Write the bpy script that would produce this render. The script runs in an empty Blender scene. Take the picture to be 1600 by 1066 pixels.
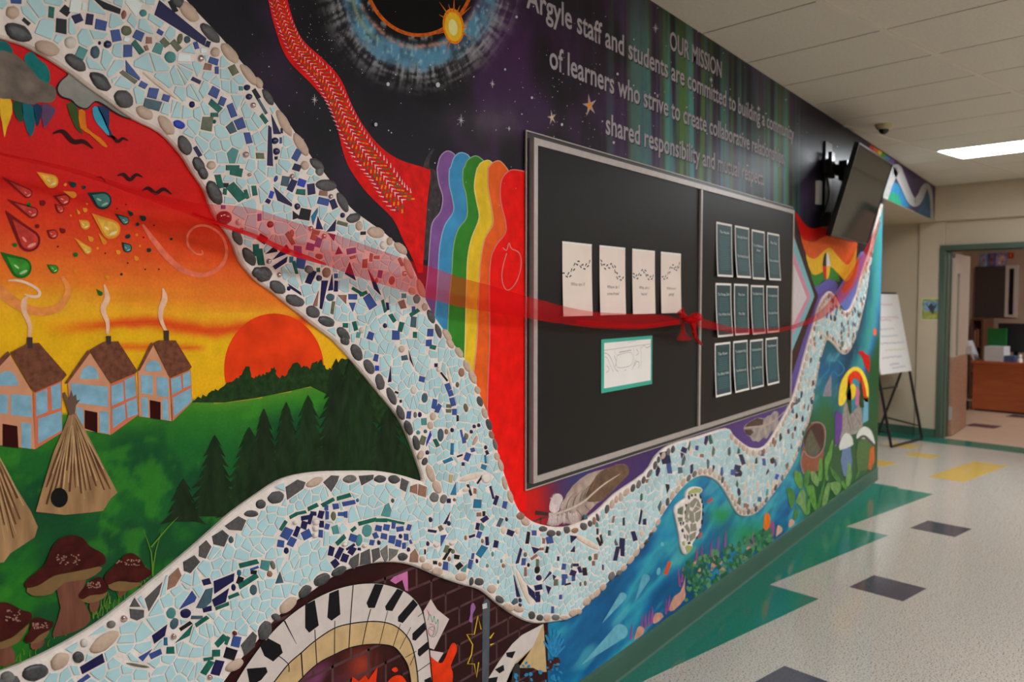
import bpy, bmesh, math, random
import numpy as np
from mathutils import Vector, Matrix

# ---------------------------------------------------------------- camera, world, light
scene = bpy.context.scene
FPX, YAW, PITCH, ROLL = 1302.41, math.radians(54.371), math.radians(2.905), math.radians(-0.022)
WALL_D, CAM_H, CEIL = 1.68, 1.645, 2.955          # camera to mural wall, camera height, ceiling height
GRID_A = math.radians(12.925)                      # the building grid is turned against the mural wall
cam_data = bpy.data.cameras.new('camera')
cam = bpy.data.objects.new('camera', cam_data)
scene.collection.objects.link(cam)
scene.camera = cam
cam_data.sensor_width = 36.0
cam_data.lens = FPX / 1600 * 36.0
cam_data.clip_start = 0.02
cam_data.dof.use_dof = True
cam_data.dof.focus_distance = 2.15
cam_data.dof.aperture_fstop = 4.0
fw = Vector((math.sin(YAW) * math.cos(PITCH), math.cos(YAW) * math.cos(PITCH), -math.sin(PITCH)))
rt0 = Vector((math.cos(YAW), -math.sin(YAW), 0))
dn0 = fw.cross(rt0)
rt = rt0 * math.cos(ROLL) + dn0 * math.sin(ROLL)
dn = -rt0 * math.sin(ROLL) + dn0 * math.cos(ROLL)
CAMP = Vector((0, -WALL_D, CAM_H))
mw = Matrix.Identity(4)
for i in range(3):
    mw[i][0], mw[i][1], mw[i][2], mw[i][3] = rt[i], -dn[i], -fw[i], CAMP[i]
cam.matrix_world = mw
world = bpy.data.worlds.new('world')
scene.world = world
world.use_nodes = True
world.node_tree.nodes['Background'].inputs[0].default_value = (0.9, 0.95, 1.0, 1)
world.node_tree.nodes['Background'].inputs[1].default_value = 0.05
scene.view_settings.view_transform = 'Standard'
scene.view_settings.look = 'None'
scene.view_settings.gamma = 1.0
scene.view_settings.use_curve_mapping = False
scene.view_settings.exposure = 0.0
LAMP_POWER = 36.0                                   # emission strength of the ceiling troffers
LAMP_TINT = (0.89, 0.945, 1.0)

# ---------------------------------------------------------------- helpers
COL = scene.collection
rng = random.Random(7)

def lin(c):
    c /= 255.0
    return c / 12.92 if c <= 0.04045 else ((c + 0.055) / 1.055) ** 2.4

def S(r, g, b, k=1.1):
    return tuple(min(0.92, lin(v) * k) for v in (r, g, b))

GV = Vector((math.cos(GRID_A), -math.sin(GRID_A), 0))
YV = Vector((math.sin(GRID_A), math.cos(GRID_A), 0))
ZV = Vector((0, 0, 1))

def gw(g, y, z):
    """building-grid coordinates -> world"""
    return Vector((CAMP.x, CAMP.y, 0)) + GV * g + YV * y + ZV * z

def ray(px, py):
    return fw + rt * ((px - 800) / FPX) + dn * ((py - 533) / FPX)

def wall(px, py, off=0.0):
    """point of the photo -> point on the mural wall (or a plane off metres in front)"""
    r = ray(px, py)
    t = (WALL_D - off) / r.y
    return CAMP + r * t

def uv(px, py):
    p = wall(px, py)
    return (p.x, p.z)

def at_g(px, py, g):
    r = ray(px, py)
    return CAMP + r * (g / r.dot(GV))

def pts(s, ox=0, oy=0, k=4.0):
    return [(ox + float(a.split(',')[0]) / k, oy + float(a.split(',')[1]) / k) for a in s.split()]

def smooth(P, closed=True, n=4):
    out = []
    m = len(P)
    rngi = range(m if closed else m - 1)
    for i in rngi:
        if closed:
            a, b, c, d = P[i - 1], P[i], P[(i + 1) % m], P[(i + 2) % m]
        else:
            a, b, c, d = P[max(0, i - 1)], P[i], P[i + 1], P[min(m - 1, i + 2)]
        for j in range(n):
            t = j / n
            out.append(tuple(0.5 * (2 * b[q] + (c[q] - a[q]) * t + (2 * a[q] - 5 * b[q] + 4 * c[q] - d[q]) * t * t
                                    + (3 * b[q] - a[q] - 3 * c[q] + d[q]) * t ** 3) for q in range(len(b))))
    if not closed:
        out.append(tuple(P[-1]))
    return out

def link(name, me, mat=None, parent=None, label=None, cat=None, group=None, kind=None):
    o = bpy.data.objects.new(name, me)
    COL.objects.link(o)
    if mat is not None and me is not None and not me.materials:
        me.materials.append(mat)
    if parent is not None:
        o.parent = parent
        if parent.location.length > 0:
            o.matrix_parent_inverse = Matrix.Translation(-parent.location)
    tag(o, label, cat, group, kind)
    return o

def tag(o, label=None, cat=None, group=None, kind=None):
    if label: o['label'] = label
    if cat: o['category'] = cat
    if group: o['group'] = group
    if kind: o['kind'] = kind
    return o

def mesh(name, V, Fs, sm=False):
    me = bpy.data.meshes.new(name)
    me.from_pydata([tuple(v) for v in V], [], Fs)
    if sm:
        me.polygons.foreach_set('use_smooth', [True] * len(me.polygons))
    me.update()
    return me

def empty(name, loc, label, cat, group=None):
    o = bpy.data.objects.new(name, None)
    COL.objects.link(o)
    o.location = loc
    o.empty_display_size = 0.1
    tag(o, label, cat, group)
    return o

class MB:
    """collects boxes, bars and tubes for one mesh"""
    def __init__(s):
        s.V = []; s.F = []
    def hexa(s, p):
        b = len(s.V); s.V += [tuple(v) for v in p]
        s.F += [[b + i for i in f] for f in ((0, 3, 2, 1), (4, 5, 6, 7), (0, 1, 5, 4), (1, 2, 6, 5), (2, 3, 7, 6), (3, 0, 4, 7))]
        return s
    def wbox(s, x0, x1, y0, y1, z0, z1):
        return s.hexa([(x0, y0, z0), (x1, y0, z0), (x1, y1, z0), (x0, y1, z0), (x0, y0, z1), (x1, y0, z1), (x1, y1, z1), (x0, y1, z1)])
    def gbox(s, g0, g1, y0, y1, z0, z1):
        return s.hexa([gw(g0, y0, z0), gw(g1, y0, z0), gw(g1, y1, z0), gw(g0, y1, z0), gw(g0, y0, z1), gw(g1, y0, z1), gw(g1, y1, z1), gw(g0, y1, z1)])
    def bar(s, a, b, w, h=None, up=ZV):
        h = h or w
        a, b = Vector(a), Vector(b)
        d = (b - a).normalized()
        x = d.cross(up)
        if x.length < 1e-4: x = d.cross(Vector((1, 0, 0)))
        x.normalize(); y = x.cross(d)
        q = [(-x * w - y * h) / 2, (x * w - y * h) / 2, (x * w + y * h) / 2, (-x * w + y * h) / 2]
        return s.hexa([a + v for v in q] + [b + v for v in q])
    def tube(s, P, r, n=8):
        P = [Vector(p) for p in P]
        b0 = len(s.V)
        for i, p in enumerate(P):
            d = (P[min(i + 1, len(P) - 1)] - P[max(i - 1, 0)]).normalized()
            x = d.cross(ZV)
            if x.length < 1e-3: x = d.cross(Vector((1, 0, 0)))
            x.normalize(); y = x.cross(d)
            rr = r[i] if isinstance(r, (list, tuple)) else r
            for k in range(n):
                a = 2 * math.pi * k / n
                s.V.append(tuple(p + x * rr * math.cos(a) + y * rr * math.sin(a)))
        for i in range(len(P) - 1):
            for k in range(n):
                s.F.append([b0 + i * n + k, b0 + i * n + (k + 1) % n, b0 + (i + 1) * n + (k + 1) % n, b0 + (i + 1) * n + k])
        s.F.append([b0 + k for k in range(n)][::-1])
        s.F.append([b0 + (len(P) - 1) * n + k for k in range(n)])
        return s
    def build(s, name, mat, parent=None, sm=False, **kw):
        return link(name, mesh(name, s.V, s.F, sm), mat, parent, **kw)

# ---------------------------------------------------------------- materials
MATS = {}
def node(nt, t, **kw):
    n = nt.nodes.new(t)
    for k, v in kw.items(): setattr(n, k, v)
    return n

def mat(key, rgb, rough=0.45, var=0.10, scale=18.0, spec=0.5, metal=0.0, bump=0.0, bscale=120.0, island=0.0, coat=0.0, stretch=None, rgb2=None):
    if key in MATS: return MATS[key]
    m = bpy.data.materials.new(key)
    m.use_nodes = True
    nt = m.node_tree
    b = nt.nodes['Principled BSDF']
    b.inputs['Roughness'].default_value = rough
    b.inputs['Metallic'].default_value = metal
    b.inputs['Specular IOR Level'].default_value = spec
    if coat:
        b.inputs['Coat Weight'].default_value = coat
        b.inputs['Coat Roughness'].default_value = 0.08
    tc = node(nt, 'ShaderNodeTexCoord')
    co = tc.outputs['Object']
    if stretch:
        mp = node(nt, 'ShaderNodeMapping')
        mp.inputs['Scale'].default_value = stretch
        nt.links.new(co, mp.inputs[0]); co = mp.outputs[0]
    nz = node(nt, 'ShaderNodeTexNoise')
    nz.inputs['Scale'].default_value = scale
    nz.inputs['Detail'].default_value = 4
    nt.links.new(co, nz.inputs['Vector'])
    mr = node(nt, 'ShaderNodeMapRange')
    mr.inputs[1].default_value = 0.3; mr.inputs[2].default_value = 0.7
    nt.links.new(nz.outputs[0], mr.inputs[0])
    mx = node(nt, 'ShaderNodeMix', data_type='RGBA')
    c2 = rgb2 or rgb
    mx.inputs[6].default_value = (*[max(0, v * (1 - var)) for v in rgb], 1)
    mx.inputs[7].default_value = (*[min(1, v * (1 + var)) for v in c2], 1)
    nt.links.new(mr.outputs[0], mx.inputs[0])
    out = mx.outputs[2]
    if island:
        ge = node(nt, 'ShaderNodeNewGeometry')
        hs = node(nt, 'ShaderNodeHueSaturation')
        m2 = node(nt, 'ShaderNodeMapRange')
        m2.inputs[3].default_value = 1 - island; m2.inputs[4].default_value = 1 + island
        nt.links.new(ge.outputs['Random Per Island'], m2.inputs[0])
        nt.links.new(m2.outputs[0], hs.inputs['Value'])
        nt.links.new(out, hs.inputs['Color'])
        out = hs.outputs[0]
    nt.links.new(out, b.inputs['Base Color'])
    if bump:
        n2 = node(nt, 'ShaderNodeTexNoise')
        n2.inputs['Scale'].default_value = bscale
        n2.inputs['Detail'].default_value = 3
        nt.links.new(co, n2.inputs['Vector'])
        bp = node(nt, 'ShaderNodeBump')
        bp.inputs['Strength'].default_value = bump
        bp.inputs['Distance'].default_value = 0.004
        nt.links.new(n2.outputs[0], bp.inputs['Height'])
        nt.links.new(bp.outputs[0], b.inputs['Normal'])
    MATS[key] = m
    return m

def paintm(r, g, b, var=0.12, scale=25, rough=0.42, **kw):
    return mat('paint_%d_%d_%d_%s' % (r, g, b, '%d' % (var * 100)), S(r, g, b), rough, var, scale, spec=0.06, **kw)

# ---------------------------------------------------------------- numpy noise for the painted ground
def vnoise(x, y, seed=0):
    x = np.asarray(x, float); y = np.asarray(y, float)
    xi = np.floor(x).astype(np.int64); yi = np.floor(y).astype(np.int64)
    fx = x - xi; fy = y - yi
    fx = fx * fx * (3 - 2 * fx); fy = fy * fy * (3 - 2 * fy)
    def h(a, b):
        n = (a * 374761393 + b * 668265263 + seed * 974711) & 0x7fffffff
        n = (n ^ (n >> 13)) * 1274126177 & 0x7fffffff
        return ((n ^ (n >> 16)) & 0xffff) / 65535.0
    return (h(xi, yi) * (1 - fx) + h(xi + 1, yi) * fx) * (1 - fy) + (h(xi, yi + 1) * (1 - fx) + h(xi + 1, yi + 1) * fx) * fy

def fbm(x, y, seed=0, o=4):
    s = 0; a = 0.5; t = 0
    for i in range(o):
        s = s + a * vnoise(x * 2 ** i, y * 2 ** i, seed + i * 17); t += a; a *= 0.5
    return s / t

def sstep(a, b, x):
    t = np.clip((x - a) / (b - a), 0, 1)
    return t * t * (3 - 2 * t)

def ramp(t, stops):
    xs = [s[0] for s in stops]
    return np.stack([np.interp(t, xs, [s[1][k] for s in stops]) for k in range(3)], -1)

def mixc(a, b, f):
    return a * (1 - f[..., None]) + np.asarray(b, float) * f[..., None]

def lin_np(c):
    c = np.clip(c, 0, 255) / 255.0
    return np.where(c <= 0.04045, c / 12.92, ((c + 0.055) / 1.055) ** 2.4)

# ---------------------------------------------------------------- mural wall with its painted ground
WALL_END = 8.05
def project_np(X, Z, Yw=0.0):
    d = np.stack([X - CAMP.x, np.full_like(X, Yw - CAMP.y), Z - CAMP.z], -1)
    a = d @ np.array(rt); b = d @ np.array(dn); c = d @ np.array(fw)
    return 800 + FPX * a / c, 533 + FPX * b / c

def interp(P, v, axis):
    P = sorted(P, key=lambda p: p[axis])
    return np.interp(v, [p[axis] for p in P], [p[1 - axis] for p in P])

def ground(x, y, u, v):
    n1 = fbm(u * 3, v * 3, 3); n2 = fbm(u * 9, v * 9, 11); n3 = fbm(u * 40, v * 40, 23)
    # --- starry space
    c = np.zeros(x.shape + (3,)) + np.array([36., 31., 36.])
    c = mixc(c, (62, 40, 72), sstep(0.38, 0.6, n1) * 0.95)
    c = mixc(c, (70, 34, 78), np.exp(-(((x - 850) / 70) ** 2 + ((y - 75) / 55) ** 2)) * 0.8)
    c = mixc(c, (24, 24, 26), sstep(0.5, 0.7, fbm(u * 2.2, v * 2.2, 91)) * 0.8)
    c = mixc(c, (92, 82, 90), np.exp(-(((x - 765) / 62) ** 2 + ((y - 190) / 26) ** 2)) * (.45 + .55 * sstep(.3, .7, n2)) * 0.62)  # grey patch: lamp sheen on the wall, painted into the sky colour
    c = mixc(c, (24, 16, 30), sstep(1225, 1275, x) * 0.9)
    c = mixc(c, (52, 24, 60), np.exp(-(((x - 1262) / 18) ** 2 + ((y - 305) / 25) ** 2)) * 0.8)
    # aurora curtains: streaks hanging down the wall
    cur = np.exp(-((x - 1080) / 105.0) ** 2) * 0.9 + np.exp(-((x - 1225) / 24.0) ** 2) * 0.75
    top = 0.25 + 0.75 * sstep(-40, 160, y - (x - 1015) * 0.66 + 30)
    s1 = fbm(u * 17 + 0.6 * v, v * 0.7, 31, 3); s2 = fbm(u * 15 + 0.6 * v, v * 0.5, 57, 3); s3 = fbm(u * 26, v * 0.6, 77, 3)
    c = mixc(c, (84, 128, 54), np.clip(sstep(0.44, 0.66, s1) * cur * top, 0, 1) * 0.95)
    c = mixc(c, (74, 142, 144), np.clip(sstep(0.46, 0.68, s2) * cur * top, 0, 1) * 0.95)
    c = mixc(c, (88, 96, 120), np.clip(sstep(0.58, 0.8, s3) * cur * top, 0, 1) * 0.6)
    # --- eclipse halo
    k = np.sqrt(((x - 655) / 86.0) ** 2 + ((y + 45) / 100.0) ** 2)
    ang = np.arctan2((y + 45) / 100.0, (x - 655) / 86.0)
    str_ = fbm(ang * 14, k * 3, 41); spk = fbm(u * 70, v * 70, 5, 2); scr = .5 * fbm(ang * 5, k * 26, 43, 3) + .5 * fbm(ang * 34, k * 3, 44, 3)
    halo = mixc(c, (150, 150, 154), sstep(2.05, 1.55, k) * sstep(1.3, 1.5, k) * sstep(0.36, 0.66, scr) * 0.95)
    halo = mixc(halo, (86, 138, 168), sstep(1.62, 1.44, k + (n2 - .5) * .30) * sstep(1.10, 1.22, k + (n2 - .5) * .12) * (0.45 + 0.55 * sstep(.3, .6, fbm(u * 22, v * 22, 9))))
    halo = mixc(halo, (150, 190, 200), sstep(1.5, 1.4, k) * sstep(1.1, 1.2, k) * sstep(.62, .75, spk) * 0.7)
    halo = mixc(halo, (196, 140, 118), np.exp(-((k - 1.19 - (n2 - .5) * .1) / 0.028) ** 2) * sstep(.35, .7, str_ + .15) * sstep(.25, .9, ang) * 0.9)
    halo = mixc(halo, (168, 172, 120), np.exp(-((k - 1.30 + (n2 - .5) * .1) / 0.03) ** 2) * sstep(1.9, 2.5, ang) * .7)
    halo = mixc(halo, (20, 20, 22), sstep(1.14, 1.06, k) * 0.9)
    halo = mixc(halo, (175, 180, 186), sstep(1.14, 1.02, k) * sstep(.6, .68, spk) * sstep(.4, 1.0, ang) * .8)
    halo = mixc(halo, (14, 13, 14), sstep(1.01, 0.985, k))
    c = np.where((k < 2.1)[..., None], halo, c)
    # --- purple under the board, red towards the figures
    D = (y > 560) & (x > 700)
    pur = ramp(np.clip((x - 800) / 450, 0, 1), [(0, (214, 24, 18)), (.08, (196, 28, 24)), (.15, (140, 32, 44)), (.22, (96, 40, 80)), (.3, (84, 48, 104)), (.55, (62, 44, 92)), (.8, (88, 58, 122)), (1, (84, 62, 128))])
    pur = mixc(pur, (52, 62, 112), sstep(.45, .7, n1) * sstep(830, 900, x) * .8)
    c = np.where(D[..., None], pur, c)
    # --- sunset over green hills
    up = interp([(60, -200), (130, 0), (230, 100), (350, 220), (430, 350), (540, 450), (640, 600), (700, 740), (760, 850), (900, 1000)], y, 1)
    lo = interp([(-700, 1300), (0, 1090), (200, 990), (350, 905), (480, 820), (600, 810), (700, 830), (840, 905), (1000, 905)], x, 0)
    A = (x < up) & (y < lo)
    yy = y - 0.10 * (x - 100) + (n1 - .5) * 26 + (fbm(u * 2, v * 30, 13) - .5) * 34
    sky = ramp(yy, [(200, (205, 12, 9)), (305, (208, 22, 10)), (345, (218, 58, 22)), (395, (226, 92, 34)), (440, (232, 122, 38)), (465, (236, 168, 36)), (520, (232, 178, 24)), (640, (234, 172, 24))])
    band = np.exp(-((y - 507 - 6 * np.sin(x / 45.) - (n2 - .5) * 26) / 9.0) ** 2) * sstep(40, 200, x) * sstep(.28, .5, n2)
    sky = mixc(sky, (222, 66, 24), np.clip(band, 0, 1) * .95)
    sky = mixc(sky, (226, 84, 30), np.exp(-((y - 542 - (n2 - .5) * 12) / 5.0) ** 2) * sstep(150, 200, x) * sstep(330, 300, x) * .8)
    hill = interp([(-700, 650), (0, 650), (200, 640), (300, 626), (350, 628), (400, 621), (450, 611), (485, 603), (560, 600), (700, 600)], x, 0)
    gd = y - hill
    g = ramp(gd, [(0, (84, 138, 40)), (18, (52, 122, 38)), (70, (30, 96, 40)), (160, (28, 92, 40)), (260, (38, 112, 34)), (420, (34, 104, 30))])
    g = mixc(g, (20, 66, 40), sstep(.45, .65, n2) * sstep(10, 60, gd) * .75)
    g = mixc(g, (60, 138, 36), sstep(.55, .72, fbm(u * 22, v * 22, 61)) * .55)
    dark = sstep(330, 520, x + (y - 700) * 0.35) * sstep(640, 760, y)
    g = mixc(g, (20, 42, 30), np.clip(dark, 0, 1) * .95)
    gs = np.where((gd > 0)[..., None], g, sky)
    c = np.where(A[..., None], gs, c)
    # --- brick cellar below the lower branch
    Fm = (y > lo) & (x < 856)
    bk = np.zeros_like(c) + np.array([54., 22., 20.])
    bk = mixc(bk, (40, 14, 14), sstep(.4, .65, n1) * .8)
    bk = mixc(bk, (120, 60, 96), np.exp(-(((x - 500) / 40) ** 2 + ((y - 1060) / 26) ** 2)) * sstep(.3, .6, n2))
    bk = mixc(bk, (160, 60, 40), np.exp(-(((x - 565) / 24) ** 2 + ((y - 1040) / 26) ** 2)) * sstep(.35, .6, fbm(u * 30, v * 8, 71)) * .9)
    c = np.where(Fm[..., None], bk, c)
    # --- sea
    ry = interp([(840, 905), (930, 860), (1000, 790), (1060, 720), (1120, 700), (1180, 745), (1230, 690), (1256, 600), (1276, 500)], x, 0)
    rx = interp([(1256, 600), (1276, 505), (1300, 495), (1330, 470), (1345, 440), (1358, 400), (1368, 360), (1384, 300), (1400, 200)], y, 1)
    E_ = ((y > ry) & (x >= 856) & (x < 1276)) | ((x > rx) & (y > 230) & (x > 1276)) | ((y > 505) & (x > 1265))
    fl = fbm(u * 1.6 + v * 1.2, (v * 5 - u * 1.1), 81, 4); f2 = fbm(u * 3 + v * 2, (v * 11 - u * 2.2), 83, 3)
    sea = ramp(fl, [(0.2, (16, 64, 108)), (.40, (24, 98, 148)), (.5, (36, 136, 170)), (.58, (52, 156, 172)), (.7, (26, 108, 150)), (.9, (18, 80, 124))])
    sea = mixc(sea, (84, 172, 182), sstep(.62, .76, f2) * .6)
    sea = mixc(sea, (36, 138, 84), np.clip(np.exp(-(((x - 1175) / 40) ** 2 + ((y - 838) / 22) ** 2)) + np.exp(-(((x - 1128) / 18) ** 2 + ((y - 806) / 14) ** 2)) + .4 * np.exp(-(((x - 1085) / 20) ** 2 + ((y - 880) / 30) ** 2)), 0, 1) * sstep(.25, .6, f2 + .1))
    sea = mixc(sea, (14, 56, 92), np.exp(-(((x - 1180) / 50) ** 2 + ((y - 770) / 38) ** 2)) * .0)
    far = sstep(1235, 1262, x)
    fc = ramp(np.clip((y - 540) / 200, 0, 1), [(0, (24, 92, 110)), (.2, (30, 96, 140)), (.45, (40, 130, 150)), (.6, (40, 84, 56)), (1, (36, 84, 44))])
    fc = mixc(fc, (110, 170, 180), sstep(.6, .75, f2) * sstep(660, 620, y) * .6)
    fc = mixc(fc, (46, 98, 50), np.exp(-(((x - 1290) / 18) ** 2 + ((y - 650) / 40) ** 2)) * .9)
    sea = mixc(sea, (36, 96, 56), sstep(1240, 1262, x) * sstep(610, 650, y) * .6)
    sea = np.where((x > 1262)[..., None], fc, sea)
    # the bright stream beside the mosaic at the wall's end
    st = interp([(1372, 330), (1370, 400), (1366, 470), (1352, 540), (1334, 590), (1325, 640)], y, 1)
    strm = ramp((x - st) / 12.0 + (n2 - .5) * .8, [(-1.4, (18, 56, 78)), (-.6, (34, 108, 124)), (0, (54, 140, 126)), (.55, (60, 138, 158)), (1.1, (34, 100, 138)), (1.7, (30, 88, 100))])
    grn = sstep(0, 12, x - interp([(1376, 500), (1362, 540), (1352, 590), (1352, 740)], y, 1))
    strm = mixc(strm, (34, 84, 42), grn * .95)
    sw = sstep(1262, 1300, x) * sstep(690, 560, y)
    sea = mixc(sea, strm, np.clip(sstep(-34, -14, x - st) * sw, 0, 1)) if False else sea * (1 - (sstep(-34, -14, x - st) * sw)[..., None]) + strm * (sstep(-34, -14, x - st) * sw)[..., None]
    sea = mixc(sea, (30, 76, 38), sstep(1352, 1362, x) * sstep(540, 580, y) * (.8 + .4 * (f2 - .5)))
    c = np.where(E_[..., None], sea, c)
    c = c * (0.95 + 0.10 * n3)[..., None]
    return np.clip(c, 0, 255)

def build_wall():
    xs = [-1.0]
    while xs[-1] < WALL_END:
        X = xs[-1]
        xs.append(X + (0.02 if X < 0.3 else 0.0052 + 0.0011 * max(0, X - 1.2) ** 1.35))
    xs[-1] = WALL_END
    xs = np.array(xs); zs = np.linspace(0, CEIL, 440)
    X, Z = np.meshgrid(xs, zs)
    px, py = project_np(np.maximum(X, 0.3), Z)
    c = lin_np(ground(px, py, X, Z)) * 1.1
    nx, nz = len(xs), len(zs)
    co = np.stack([X, np.zeros_like(X), Z], -1).reshape(-1, 3)
    i = np.arange((nz - 1) * (nx - 1)); r = i // (nx - 1); q = i % (nx - 1)
    a = r * nx + q
    faces = np.stack([a, a + 1, a + nx + 1, a + nx], -1)
    # back and ends of the wall slab
    n0 = len(co)
    T = 0.16
    extra = np.array([(xs[0], 0, 0), (xs[-1], 0, 0), (xs[-1], 0, CEIL), (xs[0], 0, CEIL), (xs[0], T, 0), (xs[-1], T, 0), (xs[-1], T, CEIL), (xs[0], T, CEIL)])
    ef = np.array([(1, 5, 6, 2), (4, 0, 3, 7), (5, 4, 7, 6), (3, 2, 6, 7), (0, 4, 5, 1)]) + n0
    co = np.concatenate([co, extra]); faces = np.concatenate([faces, ef])
    me = bpy.data.meshes.new('wall_left')
    me.vertices.add(len(co)); me.vertices.foreach_set('co', co.astype(np.float32).ravel())
    me.loops.add(faces.size); me.loops.foreach_set('vertex_index', faces.astype(np.int32).ravel())
    me.polygons.add(len(faces)); me.polygons.foreach_set('loop_start', np.arange(0, faces.size, 4, dtype=np.int32))
    me.update(calc_edges=True)
    at = me.color_attributes.new('paint', 'FLOAT_COLOR', 'POINT')
    cc = np.ones((len(co), 4), np.float32); cc[:n0, :3] = c.reshape(-1, 3); cc[n0:, :3] = S(186, 172, 148)
    at.data.foreach_set('color', cc.ravel())
    m = bpy.data.materials.new('painted_mural_ground'); m.use_nodes = True
    nt = m.node_tree; b = nt.nodes['Principled BSDF']
    b.inputs['Roughness'].default_value = 0.36
    b.inputs['Specular IOR Level'].default_value = 0.08
    vc = node(nt, 'ShaderNodeVertexColor', layer_name='paint')
    tc = node(nt, 'ShaderNodeTexCoord'); nz1 = node(nt, 'ShaderNodeTexNoise'); nz1.inputs['Scale'].default_value = 160; nz1.inputs['Detail'].default_value = 4
    nt.links.new(tc.outputs['Object'], nz1.inputs['Vector'])
    mr = node(nt, 'ShaderNodeMapRange'); mr.inputs[1].default_value = .3; mr.inputs[2].default_value = .7; mr.inputs[3].default_value = .93; mr.inputs[4].default_value = 1.07
    nt.links.new(nz1.outputs[0], mr.inputs[0])
    mx = node(nt, 'ShaderNodeVectorMath', operation='SCALE')
    nt.links.new(vc.outputs[0], mx.inputs[0]); nt.links.new(mr.outputs[0], mx.inputs['Scale'])
    nt.links.new(mx.outputs[0], b.inputs['Base Color'])
    bp = node(nt, 'ShaderNodeBump'); bp.inputs['Strength'].default_value = 0.12; bp.inputs['Distance'].default_value = 0.002
    nt.links.new(nz1.outputs[0], bp.inputs['Height']); nt.links.new(bp.outputs[0], b.inputs['Normal'])
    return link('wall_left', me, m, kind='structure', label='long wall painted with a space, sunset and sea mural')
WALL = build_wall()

# ---------------------------------------------------------------- the rest of the shell
M_BEIGE = mat('beige_wall', S(184, 168, 144), 0.55, 0.03, 3, bump=0.05, bscale=200)
M_GREEN = mat('green_rubber', S(58, 92, 76), 0.55, 0.06, 6)
M_GREENF = mat('green_frame', S(72, 86, 72), 0.4, 0.05, 6)
M_CEIL = mat('ceiling_tile', S(205, 196, 182), 0.85, 0.05, 60, spec=0.2, bump=0.5, bscale=260)
M_TBAR = mat('ceiling_grid', S(206, 196, 180), 0.5, 0.03, 6, spec=0.3)
M_GAP = mat('ceiling_gap', S(70, 62, 54), 0.8, 0.03, 6, spec=0.1)

def floor_mat(key, base, specks, rough=0.10):
    if key in MATS: return MATS[key]
    m = bpy.data.materials.new(key); m.use_nodes = True
    nt = m.node_tree; b = nt.nodes['Principled BSDF']
    tc = node(nt, 'ShaderNodeTexCoord')
    v1 = node(nt, 'ShaderNodeTexNoise'); v1.inputs['Scale'].default_value = 130; v1.inputs['Detail'].default_value = 3
    v2 = node(nt, 'ShaderNodeTexNoise'); v2.inputs['Scale'].default_value = 5; v2.inputs['Detail'].default_value = 3
    for v in (v1, v2): nt.links.new(tc.outputs['Object'], v.inputs['Vector'])
    r1 = node(nt, 'ShaderNodeValToRGB')
    r1.color_ramp.elements[0].position = 0.36; r1.color_ramp.elements[0].color = (*specks, 1)
    r1.color_ramp.elements[1].position = 0.44; r1.color_ramp.elements[1].color = (*base, 1)
    e = r1.color_ramp.elements.new(0.75); e.color = (*[min(1, c * 1.12) for c in base], 1)
    nt.links.new(v1.outputs[0], r1.inputs[0])
    nt.links.new(r1.outputs[0], b.inputs['Base Color'])
    b.inputs['Specular IOR Level'].default_value = 0.32
    mr = node(nt, 'ShaderNodeMapRange'); mr.inputs[3].default_value = rough * .8; mr.inputs[4].default_value = rough * 1.5
    nt.links.new(v2.outputs[0], mr.inputs[0]); nt.links.new(mr.outputs[0], b.inputs['Roughness'])
    MATS[key] = m
    return m
M_FLOOR = floor_mat('beige_speckled_vinyl', S(182, 172, 160), S(92, 84, 76))
M_FGREEN = floor_mat('green_vinyl', S(34, 112, 94), S(28, 98, 82))
M_FDARK = floor_mat('charcoal_vinyl', S(72, 68, 78), S(58, 54, 64))
M_FYEL = floor_mat('yellow_vinyl', S(198, 164, 84), S(176, 144, 70))
M_FTAN = floor_mat('tan_vinyl', S(190, 158, 132), S(178, 148, 124), 0.3)

FL = MB().gbox(-5, 10.3, -7, 6.5, -0.12, 0).build('floor', M_FLOOR, kind='structure', label='polished beige speckled corridor floor with coloured inlays')
MB().gbox(10.3, 17, -1, 8.5, -0.12, 0).build('floor_office', M_FTAN, kind='structure', label='tan floor of the office behind the doorway')

def inlay(P, m, name, z=0.0015):
    P = [gw(a, b, 0) for a, b in P]
    n = len(P)
    V = [(p.x, p.y, -0.004) for p in P] + [(p.x, p.y, z) for p in P]
    F = [list(range(n, 2 * n))] + [[i, (i + 1) % n, n + (i + 1) % n, n + i] for i in range(n)]
    me = mesh(name, V, F)
    bm = bmesh.new(); bm.from_mesh(me); bmesh.ops.recalc_face_normals(bm, faces=bm.faces); bm.to_mesh(me); bm.free()
    return link(name, me, m, FL)
TL = 0.3025                      # one floor tile
def wall_y(g):                   # grid y of the mural wall's face at grid g
    return (WALL_D + g * math.sin(GRID_A)) / math.cos(GRID_A)
g0t, y0t = 4.238, 2.558          # inner corner of one step of the green border
for k in range(-3, 3):
    ga, gb = g0t + k * 5 * TL, g0t + (k + 1) * 5 * TL
    ya = y0t + k * TL
    gb = min(gb, 7.30)
    o = inlay([(ga, ya), (gb, ya), (gb, min(wall_y(gb), wall_y(7.42))), (ga, wall_y(ga))], M_FGREEN, 'green_border_panel')
for k in range(-2, 1):
    ga, ya = 6.06 + (k - 0) * 5 * TL, 2.236 + k * TL
    inlay([(ga, ya), (ga + TL, ya), (ga + TL, ya + TL), (ga, ya + TL)], M_FDARK, 'charcoal_tile')
for g0, g1, y0, y1 in ((7.95, 9.05, 2.87, 3.18), (8.86, 9.12, 3.52, 3.80), (8.1, 8.4, 3.66, 3.95), (9.28, 9.6, 3.9, 4.2)):
    inlay([(g0, y0), (g1, y0), (g1, y1), (g0, y1)], M_FYEL, 'yellow_tile')
inlay([(9.9, 0.5), (10.3, 0.5), (10.3, 6), (9.9, 6)], M_FGREEN, 'green_border_panel')

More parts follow.
